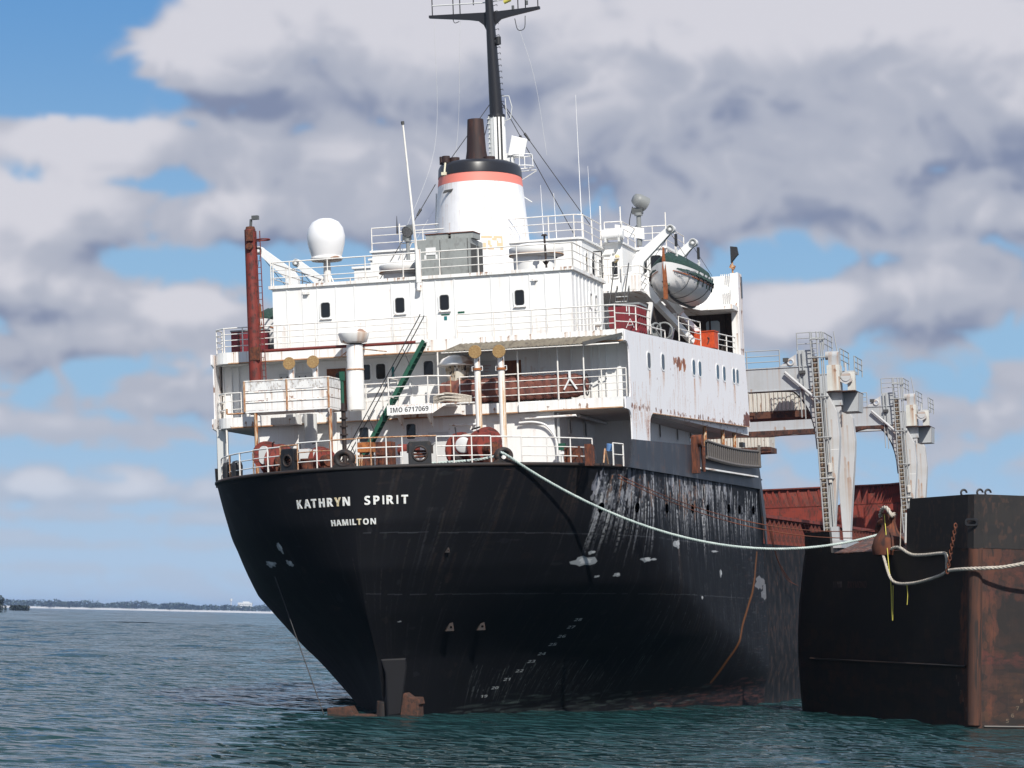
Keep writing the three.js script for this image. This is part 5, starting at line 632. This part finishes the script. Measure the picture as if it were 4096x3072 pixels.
  rl([[-9, 2.92, -.05], [-6, 2.92, -.05], [-3, 2.92, -.05], [0, 2.92, -.05], [2.5, 2.92, -.05], [5, 2.92, -.05], [7.2, 2.92, -.05]]); rl([[8.4, 3.98, -.1], [9.4, 3.98, -.1], [10.1, 3.98, -.6], [10.1, 3.98, -2.6], [10.1, 3.98, -4.6]]); rl([[11, 2.95, -1.7], [11.0, 2.95, -3.5], [11.0, 2.95, -6]]); rl([[12.05, 2.3, -.8], [12.05, 2.3, -2.6], [12.05, 2.3, -4.6]]); mesh('mast_bar', cyl([11.05, 2.9, -1.2], [10.7, 5.2, -1.2], .05, .03, 5), M.craneRail, c);
  for (const z of [rusty ? 0 : -7.6]) { A('girder_rust', ext([[-9, 0], [9.0, 0], [8.4, -.3], [7, -.22], [6, -.42], [4.6, -.3], [3, -.45], [1, -.36], [-1, -.5], [-4, -.38], [-9, -.45]], .95).translate(0, 1.36, z - .86), M.cranerust); }
  if (!rusty) for (let k = 0; k < 10; k++) { const x = RR(3, 8.5); mesh('hanging_strip', cyl([x, 1.05, -7.6], [x + RR(-.1, .1), .95 - RR(.3, 1.1), -7.6], .05, .03, 5), M.cranerust, c); }
  return c;
}
const crane1 = gantryCrane('grey gantry crane beside the stern house, its corrugated trolley house in view'); onShip(crane1, 0, 0, -62);
const crane2 = gantryCrane('second grey gantry crane, farther along the cargo deck near the red forecastle', true); onShip(crane2, 0, 0, -106.5);

// ---------- lifeboats ----------
function lifeboat(label, L, Bm, Hh) {
  const o = thing('lifeboat', label, 'lifeboat'); const pos = [], idx = [], ns = 40, nr = 12;
  const sec = (t, q) => { const w = Math.pow(1 - Math.pow(Math.abs(2 * t - 1), 2.3), .62) * Bm / 2, sheer = .36 * (2 * t - 1) ** 2, keel = .5 * Math.pow(Math.abs(2 * t - 1), 4), a = (q - .5) * 2; const ang = a * Math.PI / 2; return [w * Math.sin(ang) * (1 - .0 * Math.abs(a)), mix(-Hh + keel, sheer, 1 - Math.cos(ang) ** .8), 0]; };
  for (let i = 0; i <= ns; i++) for (let j = 0; j <= nr; j++) { const t = i / ns, [x, y] = sec(t, j / nr); pos.push(x, y, L / 2 - t * L + (t < .5 ? 1 : -1) * .12 * (y + Hh) * (Math.abs(2 * t - 1) > .9 ? 1 : .4)); } for (let i = 0; i < ns; i++) for (let j = 0; j < nr; j++) { const a = i * (nr + 1) + j, b = a + nr + 1; idx.push(a, a + 1, b, b, a + 1, b + 1); }
  const g = new THREE.BufferGeometry(); g.setAttribute('position', new THREE.Float32BufferAttribute(pos, 3)); g.setIndex(idx); g.computeVertexNormals(); mesh('hull', g, mat([.74, .73, .72], .4), o);
  const strip = (s, y0, y1, off, m, n) => { const p = [], k = []; for (let i = 0; i <= ns; i++) { const t = i / ns, [x, y] = sec(t, s > 0 ? 1 : 0), z = L / 2 - t * L; p.push(x + s * off, y + y0, z + (t < .5 ? .1 : -.1), x * .97 + s * off, y + y1, z + (t < .5 ? .1 : -.1)); if (i < ns) k.push(i * 2, i * 2 + 2, i * 2 + 1, i * 2 + 1, i * 2 + 2, i * 2 + 3); } const q = new THREE.BufferGeometry(); q.setAttribute('position', new THREE.Float32BufferAttribute(p, 3)); q.setIndex(k); q.computeVertexNormals(); mesh(n, q, m, o); };
  for (const s of [-1, 1]) strip(s, -.42, -.36, .012, M.wood, 'gunwale');
  { const p = [], k = [], nn = 10; for (let i = 0; i <= ns; i++) for (let j = 0; j <= nn; j++) { const t = i / ns, a = (j / nn - .5) * 2, [x] = sec(t, 1), [, y] = sec(t, 1), hmp = 1.0 * Math.pow(1 - Math.abs(2 * t - 1) ** 2.6, .6); p.push(a * (x * 1.04 + .03), y + .06 + hmp * (1 - Math.abs(a) ** 1.4) + (Math.abs(a) > .95 ? -.36 : 0) + .02 * Math.sin(i * 1.9 + j), L / 2 - t * L); } for (let i = 0; i < ns; i++) for (let j = 0; j < nn; j++) { const a = i * (nn + 1) + j, b = a + nn + 1; k.push(a, b, a + 1, b, b + 1, a + 1); } const q = new THREE.BufferGeometry(); q.setAttribute('position', new THREE.Float32BufferAttribute(p, 3)); q.setIndex(k); q.computeVertexNormals(); wall('canvas_cover', q, M.canvasGreen, o); }
  for (const s of [-1, 1]) for (let k = 0; k < 6; k++) { const t = .28 + k * .1, [x, y] = sec(t, s > 0 ? 1 : 0), [x2, y2] = sec(t, s > 0 ? .86 : .14), z = L / 2 - t * L; mesh('cover_strap', bar([x + s * .03, y + .02, z], [x2 + s * .04, y2, z], .14, .03), M.canvasGreen, o); }
  wall('rudder', ext([[-.09, -1.55], [.12, -1.6], [.13, -.9], [.08, 0], [.03, .95], [-.05, 1.0], [-.1, .3]], .08).translate(0, .1, L / 2 + .06), M.wood, o); mesh('keel', pipe([[0, .1, L / 2 + .02], [0, -Hh * .75, L / 2 - .45], [0, -Hh - .02, L / 4], [0, -Hh - .02, -L / 4], [0, -Hh * .75, -L / 2 + .45]], .06), M.gasket, o); mesh('propeller', [cyl([0, -.75, L / 2 - .1], [0, -.75, L / 2 + .1], .1), ...[0, 1, 2].map((k) => cyl([0, -.75, L / 2], [Math.cos(k * 2.1) * .22, -.75 + Math.sin(k * 2.1) * .22, L / 2], .05, .09, 6))], mat([.2, .27, .25], .6), o);
  for (const s of [-1, 1]) mesh('grab_line', pipe(Array.from({ length: 23 }, (_, k) => { const t = .12 + k * .034, [x, y] = sec(t, s > 0 ? .97 : .03); return [x + s * .04, y - .08 - (k % 2) * .2, L / 2 - t * L]; }), .014, 4, 90), M.cable, o);
  for (const t of [.16, .3, .55, .8]) mesh('belly_line', pipe(Array.from({ length: 9 }, (_, k) => { const [x, y] = sec(t, .5 + .06 * k); return [x + .03, y - .02, L / 2 - t * L - (k - 8) * .09]; }), .018, 4, 20), M.cable, o);
  return o;
}
const lb = lifeboat('white lifeboat with green canvas cover hanging from davits beside the bridge wing', 8.6, 2.7, 1.25); onShip(lb, 10.05, 3.75, -13.8, .0);
{ const t = canvasTex(256, 96, (c, w, h) => { c.fillStyle = 'rgb(222,220,219)'; c.fillRect(0, 0, w, h); c.fillStyle = 'rgba(70,74,82,.9)'; c.font = 'bold 30px sans-serif'; c.textAlign = 'center'; c.fillText('KATHRYN SPIRIT', w / 2, 36, 240); c.fillText('HAMILTON', w / 2, 80); }); t.repeat.set(1, 1); }
['KATHRYN SPIRIT', 'HAMILTON'].forEach((s, r) => { const g = new TextGeometry(s, { font, size: .11, depth: .006, curveSegments: 2, bevelEnabled: false }); g.rotateY(.62).rotateX(.0); mesh('lettering', g.translate(.42 + r * .12, -.18 - r * .22, 4.12 - r * .05), mat([.1, .11, .13], .7), lb); });
const lb2 = lifeboat('white lifeboat half hidden behind the red kingpost and upper house', 8.6, 2.7, 1.25); onShip(lb2, -9.1, 1.75, -9.2, .0);

// ---------- loose things on board ----------
{ const o = thing('equipment_container', 'maroon steel container with white lettering on the boat deck', 'container'); onShip(o, 9.05, .06, -4.2); wall('body', bx(-.72, .72, .02, 1.5, -1.6, .0), M.maroon, o); wall('lid', bx(-.78, .78, 1.5, 1.6, -1.65, .05), M.grey, o); for (let k = 0; k < 4; k++) mesh('side_rib', bx(.72, .78, .1, 1.45, -1.5 + k * .42, -1.42 + k * .42), M.maroon, o); mesh('painted_mark', [bar([.1, .42, .02], [.3, .85, .02], .05, .02), bar([.3, .85, .02], [.48, .42, .02], .05, .02), bar([.16, .55, .02], [.44, .55, .02], .04, .02), bar([.15, 1.2, .02], [.15, 1.48, .02], .04, .02), bar([.27, 1.0, .02], [.27, 1.46, .02], .04, .02)], M.white, o); mesh('door_latch', [bx(-.74, -.68, .3, .5, 0, .05), bx(-.74, -.68, 1.0, 1.2, 0, .05)], M.gasket, o); }
{ const o = thing('raft_locker', 'dull brown locker behind the port boat deck railing', 'locker'); onShip(o, -8.75, .06, -1.9); wall('body', bx(-.85, .85, 0, 1.15, -.7, 0), M.maroon, o); mesh('lid', bx(-.88, .88, 1.15, 1.22, -.74, .04), M.grey, o); for (const x of [-.45, .35]) mesh('strap', bx(x - .03, x + .03, .02, 1.16, 0, .02), M.rust, o); }
{ const o = thing('orange_locker', 'bright orange locker at the boat deck edge below the lifeboat', 'locker'); onShip(o, 10.05, .66, -19.2, -.04); wall('body', bx(-.75, .55, 0, .85, -.9, .0), M.orange, o); mesh('lid', bx(-.78, .58, .85, .9, -.94, .04), M.orange, o); mesh('handle', poly([[.2, .2, .01], [.3, .5, .05], [.2, .55, .01]], .025), M.gasket, o); }
{ // gangway net rolled in a brown tarpaulin along the promenade rail
  const o = thing('tarpaulin_bundle', 'long quilted brown tarpaulin bundle lying along the promenade railing', 'tarpaulin'); onShip(o, 0, 0, 0); const pos = [], idx = [], na = 150, nr = 20; for (let i = 0; i <= na; i++) { const x = mix(1.05, 8.2, i / na), end = Math.pow(1 - Math.abs(2 * i / na - 1) ** 14, .5), pl = .055 * Math.abs(Math.sin(i / na * Math.PI * 17)); for (let j = 0; j <= nr; j++) { const a = j / nr * 2 * Math.PI, lob = Math.abs(Math.sin(a * 2)) * .06; pos.push(x, -2.42 + Math.sin(a) * (.5 + pl + lob) * end + .03 * vn(i * .3, j * .6), .0 + Math.cos(a) * (.26 + pl + lob) * end); } } for (let i = 0; i < na; i++) for (let j = 0; j < nr; j++) { const a = i * (nr + 1) + j, b = a + nr + 1; idx.push(a, b, a + 1, b, b + 1, a + 1); } const g = new THREE.BufferGeometry(); g.setAttribute('position', new THREE.Float32BufferAttribute(pos, 3)); g.setIndex(idx); g.computeVertexNormals(); wall('cover', g, M.tarp, o); mesh('lashing', [new THREE.TorusGeometry(.42, .03, 6, 18).rotateY(Math.PI / 2).scale(1, 1.15, .9).translate(8.1, -2.4, .0)], M.iron, o); }
mesh('lifebuoy_bracket', [bx(7.35, 7.45, -2.1, -1.75, .32, .4), bar([7.4, -2.1, .36], [7.12, -2.6, .36], .07), bar([7.4, -2.1, .36], [7.72, -2.6, .36], .07)], M.white, ship);
{ const o = thing('rope_pile', 'coils of old grey rope heaped on the landing beside the number board', 'rope'); onShip(o, 0, 0, 0); for (let k = 0; k < 5; k++) mesh('coil', pipe([[1.2, -2.95 + k * .07, 1.2], [1.8, -2.88 + k * .07 + RR(0, .05), 1.3 + RR(0, .2)], [2.5, -2.92 + k * .07, 1.15], [3.0, -2.95 + k * .05, 1.2]], .05, 6, 24), M.ropeOld, o); }
wall('rope_shelf', bx(1.15, 3.2, -3.05, -3.0, .9, 1.5), M.rail, ship);
// ---------- barge ----------
{ const o = thing('deck_barge', 'high sided rusty black barge moored across the ship\'s starboard side', 'barge'); bargeM.decompose(o.position, o.quaternion, o.scale);
  const bt = canvasTex(2048, 1024, (c, w, h) => { const mx = w / 26, my = h / 13, X = (u) => u * mx, Y = (y) => (11 - y) * my; c.fillStyle = 'rgb(33,26,24)'; c.fillRect(0, 0, w, h);
    const blob = (u, y, rx, ry, col, al) => { c.fillStyle = `rgba(${col},${al})`; c.beginPath(); for (let i = 0; i < 11; i++) { const a = i / 11 * 6.283, k = RR(.5, 1.1); c.lineTo(X(u) + Math.cos(a) * rx * mx * k, Y(y) + Math.sin(a) * ry * my * k); } c.fill(); };
    for (let k = 0; k < 1500; k++) blob(RR(0, 26), RR(-1, 10.5), RR(.05, .6), RR(.05, .5), ['44,32,28', '22,18,18', '58,38,31', '38,30,28'][k % 4], RR(.1, .4));
    for (let k = 0; k < 700; k++) { const y = 4.2 - 4.6 * rnd() ** .8; blob(RR(0, 26), y, RR(.1, .9), RR(.05, .5), ['66,40,30', '50,34,29', '78,46,32', '40,31,29'][k % 4], RR(.1, .4)); }
    for (let k = 0; k < 260; k++) blob(RR(.0, 1.1) * (rnd() < .5 ? 1 : -1) + 6, RR(0, 8.6), RR(.05, .3), RR(.1, .7), ['98,56,40', '112,64,42', '78,48,38'][k % 3], RR(.2, .6));   // rub bar at the corner (u = 6)
    for (let k = 0; k < 200; k++) blob(RR(6.6, 9.5), RR(5.6, 8.4), RR(.05, .35), RR(.05, .4), ['104,56,42', '88,48,38'][k % 2], RR(.1, .4)); for (let k = 0; k < 160; k++) blob(RR(6.3, 12), RR(0, 2.4), RR(.1, .6), RR(.05, .3), ['96,62,40', '78,50,38'][k % 2], RR(.1, .4)); for (let k = 0; k < 120; k++) blob(RR(6, 12), RR(2.7, 3.3), RR(.1, .5), RR(.05, .2), '110,50,42', RR(.1, .35));
    for (let k = 0; k < 500; k++) { const u = RR(0, 26), y = RR(1, 10), n = Math.ceil(RR(4, 40)); for (let i = 0; i < n; i++) { c.fillStyle = `rgba(${['90,58,42', '62,56,56', '20,20,22'][k % 3]},${.35 * (1 - i / n)})`; c.fillRect(X(u) + Math.sin(i) * .6, Y(y) + i * 3, RR(1, 3), 3.2); } }
    c.fillStyle = 'rgba(170,156,130,.5)'; c.font = 'bold 20px sans-serif'; [[8.45, 1.5, 9], [8.25, 1.2, 8], [8.05, .88, 7], [7.8, .54, 6], [7.55, .3, 5]].forEach(([u, y, t]) => { c.save(); c.translate(X(u), Y(y)); c.scale(1.2, 1); c.fillText(t, 0, 6); c.restore(); }); c.fillStyle = 'rgba(150,140,130,.5)'; [[4.5, 2.1], [4.7, 1.8], [4.95, 1.45], [5.2, 1.1], [5.5, .7], [5.7, .4]].forEach(([u, y], i) => c.fillText(9 - i, X(u), Y(y))); });
  bt.repeat.set(1, 1);
  const bm = new THREE.MeshStandardMaterial({ map: bt, roughness: .7, color: rgb(.72, .7, .7) });
  const pts = []; for (let i = 0; i <= 8; i++) { const a = i / 8 * Math.PI / 2; pts.push([.55 - .55 * Math.sin(a) * 1, -.55 + .55 * Math.cos(a)]); } // corner near the camera
  const path = [[62, 0], [30, 0], [10, 0], [4, 0], [1.2, 0], ...pts, [0, -2], [0, -4], [-.02, -7], [-.02, -10], [0, -13], [0, -15], [0, -17], [0, -18.6], [.15, -19.3], [.8, -19.6], [62, -19.6]];
  const rows = [-1.5, 0, 1, 2.6, 2.75, 4, 5.5, 7, 7.95], pos = [], uv = [], idx = []; let acc = [0]; for (let i = 1; i < path.length; i++) acc.push(acc[i - 1] + Math.hypot(path[i][0] - path[i - 1][0], path[i][1] - path[i - 1][1])); const i0 = 9, base = acc[i0];
  rows.forEach((y) => path.forEach(([x, z], i) => { const bulge = z < -12 ? -.75 * Math.sin(clamp(y / 8) * Math.PI) * clamp((-12 - z) / 6) : 0; pos.push(x, y, z + bulge + (i > path.length - 6 ? 0 : 0)); const s = acc[i] - base; uv.push((6 - s) / 26, (y + 2) / 13); })); for (let j = 0; j < rows.length - 1; j++) for (let i = 0; i < path.length - 1; i++) { const a = j * path.length + i, b = a + path.length; idx.push(a, a + 1, b, b, a + 1, b + 1); }
  const g = new THREE.BufferGeometry(); g.setAttribute('position', new THREE.Float32BufferAttribute(pos, 3)); g.setAttribute('uv', new THREE.Float32BufferAttribute(uv, 2)); g.setIndex(idx); g.computeVertexNormals(); mesh('hull', g, bm, o);
  wall('deck', plan([[.1, -.1], [61, -.1], [61, -19], [1, -19], [.1, -18]], 7.8, 7.9), M.coam, o);
  const blackSide = tm(wornTex([31, 27, 26], [24, 22, 23], [54, 38, 32], 5), .7);
  wall('raised_deck', [plan([[-.02, -.55], [.12, -.2], [.5, .02], [61, .02], [61, -6.8], [2.2, -6.8], [-.02, -6.9]], 7.95, 9.9), plan([[-.02, -.55], [.12, -.2], [.5, .02], [61, .02], [61, -6.4], [2.2, -6.4], [-.02, -6.6]], 9.9, 10.35)], blackSide, o);
  wall('corner_bulwark', ext([[15.6, 7.9], [18.9, 7.9], [19.0, 9.02], [15.9, 9.02]], .12).rotateY(Math.PI / 2), blackSide, o); wall('stern_ramp', (() => { const q = new THREE.BufferGeometry(); const p = [[0, 7.96, -7.2], [0, 7.96, -15.2], [2.6, 8.95, -15.9], [2.6, 9.0, -7.2]]; q.setAttribute('position', new THREE.Float32BufferAttribute([...p, ...p.map(([x, y, z]) => [x, y - .1, z])].flat(), 3)); q.setIndex([0, 1, 2, 0, 2, 3, 4, 6, 5, 4, 7, 6, 0, 4, 5, 0, 5, 1]); q.computeVertexNormals(); return q; })(), tm(wornTex([66, 58, 56], [104, 58, 44], [130, 104, 92], 2.4), .8), o);
  mesh('knuckle', poly([[-.03, 2.68, -18], [-.03, 2.68, -.6]], .05), M.blackrust, o); mesh('rub_bar', [cyl([.24, .1, -.24], [.22, 7.9, -.22], .33, .33, 16)], tm(wornTex([86, 52, 38], [64, 42, 34], [40, 32, 30], 2.2), .85), o);
  mesh('boot_line', poly([[.6, .06, .03], [12, .06, .03], [60, .06, .03]], .04), mat([.16, .15, .14], .8), o);
  // fairlead horn with its bell
  mesh('fairlead_horn', [lathe([[.75, 0], [.82, .35], [.7, .8], [.42, 1.2], [.3, 1.6], [.34, 1.95], [.4, 2.0]], 20, .1, 7.75, -9.1), new THREE.TorusGeometry(.42, .17, 10, 22, Math.PI).rotateY(Math.PI / 2).translate(.1, 8.9, -9.9), cyl([.1, 7.9, -10.3], [.1, 9.0, -10.3], .22, .16, 10)], M.rust, o);
  for (const [z, h, r] of [[-8.2, 9.7, .25], [-9.6, 9.95, .22], [-8.9, 9.6, .12]]) mesh('post', cyl([1.4, 7.9, z], [1.4, h, z], r, r, 12), M.rust, o); mesh('marker_post', cyl([1.1, 7.9, -9.35], [1.1, 9.8, -9.3], .1, .1, 8), M.pale, o);
  mesh('hawse_opening', [ext(rrect(.62, .34, .15), .06, [rrect(.44, .18, .08)]).rotateY(-Math.PI / 4).translate(.02, 9.1, -.2)], M.iron, o); for (const [x, z] of [[.6, -.6], [.95, -.5], [.2, -1.4]]) mesh('deck_fitting', new THREE.TorusGeometry(.14, .05, 6, 12, 4).translate(x, 10.45, z), M.iron, o);
  const gl = (s, z, m) => { const q = new TextGeometry(s, { font, size: .33, depth: .012, curveSegments: 3, bevelEnabled: false }); q.rotateY(-Math.PI / 2).translate(-.03, 6.2, z); mesh('lettering', q, m, o); }; const fade = mat([.055, .028, .022], .7); gl('JEAN', -15.3, mat([.028, .02, .02], .8)); gl('RAYMOND', -13.55, fade);
}
// ---------- lines between ship, barge and shore ----------
function rope(name, label, pts, r, m, twist) {
  const o = thing(name, label, 'rope'); const c = new THREE.CatmullRomCurve3(pts.map(P3), false, 'catmullrom', .5), L = c.getLength();
  if (!twist) { mesh('strand', new THREE.TubeGeometry(c, Math.max(20, pts.length * 10), r, 6), m, o); return o; }
  const n = Math.min(900, Math.ceil(L / (r * 1.1))), P = c.getSpacedPoints(n); for (let k = 0; k < 3; k++) { const q = []; for (let i = 0; i <= n; i++) { const t = P[Math.min(n, i + 1)].clone().sub(P[Math.max(0, i - 1)]).normalize(), s = V(0, 1, 0).cross(t).normalize(), u = t.clone().cross(s), a = i / n * L / (r * 7) * 2 * Math.PI + k * 2.094; q.push(P[i].clone().addScaledVector(s, Math.cos(a) * r * .5).addScaledVector(u, Math.sin(a) * r * .5)); } mesh('strand', new THREE.TubeGeometry(new THREE.CatmullRomCurve3(q), n, r * .62, 5), m, o); }
  return o;
}
const sag = (a, b, s, n = 9) => Array.from({ length: n + 1 }, (_, i) => { const t = i / n, q = a.clone().lerp(b, t); q.y -= s * 4 * t * (1 - t); return q; });
const chockP = toWorld(6.0, -5.75, rimZ(5.95, .05) + .35), hornP = bargeW(-.1, 8.75, -9.6);
rope('mooring_rope', 'pale blue white mooring rope sagging from the ship\'s stern to the barge', [toWorld(2.9, -6.05, 8.0), toWorld(4.6, -5.95, 7.1), toWorld(5.75, -5.8, rimZ(5.95, .05)), ...sag(chockP, hornP, 2.05, 14)], .06, M.rope, true);
for (const d of [0, .35]) rope('steel_wire', d ? 'lower of two thin rusty steel wires from the ship\'s quarter to the barge' : 'upper of two thin rusty steel wires from the ship\'s quarter to the barge', sag(toWorld(9.6, -6.6 - d * .4, 1.0), bargeW(.2, 9.0 - d, -10.5 + d), .9, 10), .022, M.rust).userData.group = 'rusty wires to the barge';
const bt0 = bargeW(-.12, 8.1, -9.2);
rope('barge_rope', 'white rope draped along the barge end up to its chain', [bargeW(-.12, 7.95, -8.8), bargeW(-.12, 8.1, -7.6), bargeW(-.12, 7.75, -6.2), bargeW(-.12, 7.7, -4.8), bargeW(-.12, 7.75, -3.0), bargeW(-.15, 7.65, -2.4), bargeW(-.2, 6.95, -2.2)], .075, M.ropeOld, true);
rope('barge_rope', 'white rope looping low from the barge horn to the chain end', [bargeW(-.3, 8.45, -9.3), bargeW(-.4, 7.4, -8.4), bargeW(-.4, 6.5, -7.5), bargeW(-.3, 6.4, -5.6), bargeW(-.2, 6.7, -3.2), bargeW(-.2, 6.9, -2.3)], .07, M.ropeOld, true);
rope('shore_rope', 'thick white rope running from the chain towards the shore', [bargeW(-.3, 6.95, -1.8), bargeW(-.4, 7.0, -.3), bargeW(.3, 7.05, .5), bargeW(1.2, 7.15, 1.0), bargeW(2.4, 7.5, 1.6), bargeW(5, 8.6, 3), bargeW(9.5, 10.8, 5)], .08, M.ropeOld, true);
rope('heaving_line', 'yellow line hanging from the top of the barge horn', [bargeW(-.2, 9.7, -9.0), bargeW(-.35, 7.2, -8.1), bargeW(-.4, 6.45, -7.75), bargeW(-.35, 4.9, -7.7), bargeW(-.35, 4.75, -7.6), bargeW(-.35, 6.3, -7.6)], .02, M.yellow); rope('heaving_line', 'short yellow line end dangling from the low rope loop', [bargeW(-.35, 6.35, -6.1), bargeW(-.35, 5.9, -6.0), bargeW(-.35, 5.4, -6.05)], .016, M.yellow); rope('tie_line', 'thin white line hanging from the barge\'s raised deck edge', [bargeW(-.12, 10.0, -7.3), bargeW(-.15, 8.1, -7.3)], .025, M.ropeOld);
rope('rope_lashing', 'frayed grey lashing wound over the top of the barge horn', [bargeW(-.1, 9.6, -9.7), bargeW(-.2, 9.95, -9.2), bargeW(-.2, 9.95, -8.7), bargeW(-.1, 9.6, -8.4), bargeW(.3, 9.7, -9.0)], .1, M.ropeOld, true);
{ const o = thing('mooring_chain', 'rusty heavy chain hanging from the hawse opening of the barge', 'chain'); for (let k = 0; k < 15; k++) { const q = bargeW(-.25, 8.95 - k * .145, -1.3 - k * .055); const l = mesh('link', new THREE.TorusGeometry(.085, .036, 6, 12).scale(.8, 1.25, 1), M.rust, o); l.position.copy(q); l.rotation.set(0, k % 2 ? 1.57 : .2, 0); } }
rope('mooring_line', 'thin dark line from the port quarter down into the water', [toWorld(-hb(-10.6, 5.3) - .03, -10.6, 5.3), toWorld((-hb(-10.6, 5.3) - 2.63) / 2, -13.75, 6.1), toWorld(-2.6, -16.9, 6.9)], .025, M.cable);
for (let k = 0; k < 3; k++) rope('loose_wire', 'loose rusty wire hanging down the ship\'s side beside the barge', [toWorld(11.2, -8.3, -30 - k * .4), toWorld(11.25, -9.8 - k * .2, -31.6 - k * .5), toWorld(11.3, -11.2 - k * .1, -34.6 - k), toWorld(11.5, -11.7, -38)], .018, M.rust).userData.group = 'loose wires on the ship\'s side';

// ---------- far shore ----------
{ const far = (az, d) => [Math.sin(az * D) * d, -Math.cos(az * D) * d];
  const leaf = mat([.035, .055, .03], .9), leaf2 = mat([.03, .045, .028], .9), bark = mat([.06, .045, .035], .9);
  const strand = thing('far_mirage_shore', 'pale low strip standing in for the bright mirage along the far shore', 'shore'); strand.userData.kind = 'structure';
  { const pos = [], idx = []; const n = 60; for (let i = 0; i <= n; i++) { const az = mix(-16, 16, i / n), [x, z] = far(az, 9000), [x2, z2] = far(az, 9400); pos.push(x, -.9, z, x, 4.6, z - 10, x2, 6, z2); } for (let i = 0; i < n; i++) { const a = i * 3; idx.push(a, a + 3, a + 1, a + 1, a + 3, a + 4, a + 1, a + 4, a + 2, a + 2, a + 4, a + 5); } const g = new THREE.BufferGeometry(); g.setAttribute('position', new THREE.Float32BufferAttribute(pos, 3)); g.setIndex(idx); g.computeVertexNormals(); mesh('mirage_strip', g, mat([.5, .5, .49], .9), strand); }  // pale ground strip added in place of the bright mirage under the trees
  // crowns as many leaf-clump faces through a volume
  const crown = (cx, cy, cz, rx, ry, n, s) => { const pos = [], nor = []; for (let i = 0; i < n; i++) { const a = RR(0, 6.283), u = RR(-1, 1), k = Math.cbrt(RR(.15, 1)), q = Math.sqrt(1 - u * u), x = cx + Math.cos(a) * q * rx * k, y = cy + u * ry * k, z = cz + Math.sin(a) * q * rx * k; for (let t = 0; t < 3; t++) { pos.push(x + RR(-s, s), y + RR(-s, s) * .8, z + RR(-s, s)); nor.push(Math.cos(a) * q, u * .6 + .5, Math.sin(a) * q); } } const g = new THREE.BufferGeometry(); g.setAttribute('position', new THREE.Float32BufferAttribute(pos, 3)); g.setAttribute('normal', new THREE.Float32BufferAttribute(nor, 3)); return g; };
  const wood = []; for (let k = 0; k < 420; k++) { const az = mix(-15, 15, k / 420) + RR(-.03, .03), d = RR(9060, 9240), [x, z] = far(az, d), h = 12 + 11 * vn(k * .21, 4) + RR(-2, 3); wood.push(crown(x, h * .55 + 4.5, z, RR(20, 40), h * .52, 90, 5)); }
  const w = mesh('far_wood', merge(wood), leaf, scene); tag(w, 'long low line of bluish trees along the far shore', 'trees', null, 'stuff');
  const big = [[-6.36, 21], [-6.14, 18], [-6.63, 19], [-7.39, 20], [-8.9, 20], [-8.55, 17], [-8.1, 15]]; big.forEach(([az, h], k) => { const [x, z] = far(az, 9030), t = thing('shore_tree', 'rounded taller tree crown rising from the far shore tree line', 'tree', 'taller trees on the far shore'); mesh('crown', crown(x, h * .55, z, RR(24, 38), h * .52, 260, 5), leaf2, t); mesh('trunk', cyl([x, 0, z], [x, h * .5, z], 1.5, .8, 6), bark, t); });
  { const t = thing('tall_tree', 'tall dark tree standing at the water\'s edge beyond the open river', 'tree'), d = 1900, [x, z] = far(-9.93, d); mesh('crown', merge([crown(x - 1, 4.5, z, 4.2, 5, 500, .8), crown(x + 1.8, 8.2, z, 2.3, 2.8, 260, .7), crown(x - 4, 5, z, 3, 4, 250, .8), crown(x + 2.2, 4, z, 1.8, 4, 200, .7)]), leaf2, t); mesh('trunk', cyl([x, 0, z], [x, 8, z], .35, .15, 8), bark, t); }
  { const t = thing('bush', 'small dark bush beside the tall waterside tree', 'bush'), [x, z] = far(-9.78, 1900); mesh('foliage', crown(x, 2.4, z, 1.0, 2.6, 160, .5), leaf2, t); }
  { const t = thing('low_trees', 'low dark clump of trees on a spit of land', 'trees'), g = []; for (let k = 0; k < 9; k++) { const [x, z] = far(mix(-9.66, -9.36, k / 8), 2600); g.push(crown(x, 2.8, z, 2.2, RR(2.3, 3), 320, .7)); } mesh('foliage', merge(g), leaf2, t); }
  { const t = thing('far_building', 'pale blocky building on the far shore behind the trees', 'building'), [x, z] = far(-5.15, 9500); t.position.set(x, 0, z); t.scale.set(.72, .95, .72); wall('block', bx(-32, 32, 0, 34, -30, 0), M.pale, t); wall('roof_plant', bx(-10, 20, 34, 38, -25, -5), M.pale, t); for (let r = 0; r < 3; r++) for (let k = 0; k < 8; k++) mesh('window', bx(-29 + k * 7.6, -25 + k * 7.6, 12 + r * 7, 15 + r * 7, 0, .4), M.grey, t); const s = thing('far_tower', 'slender pale water tower beside the far building', 'tower'), [x2, z2] = far(-5.42, 9500); s.position.set(x2, 0, z2); s.scale.set(.9, 1.05, .9); mesh('shaft', cyl([0, 0, 0], [0, 34, 0], 1.6, 1.6, 10), M.pale, s); mesh('tank', cyl([0, 34, 0], [0, 42, 0], 4.5, 5, 14), M.pale, s); }
}
scene.fog = new THREE.FogExp2(new THREE.Color().setRGB(.42, .60, .95), 4e-5);
renderer.render(scene, camera);
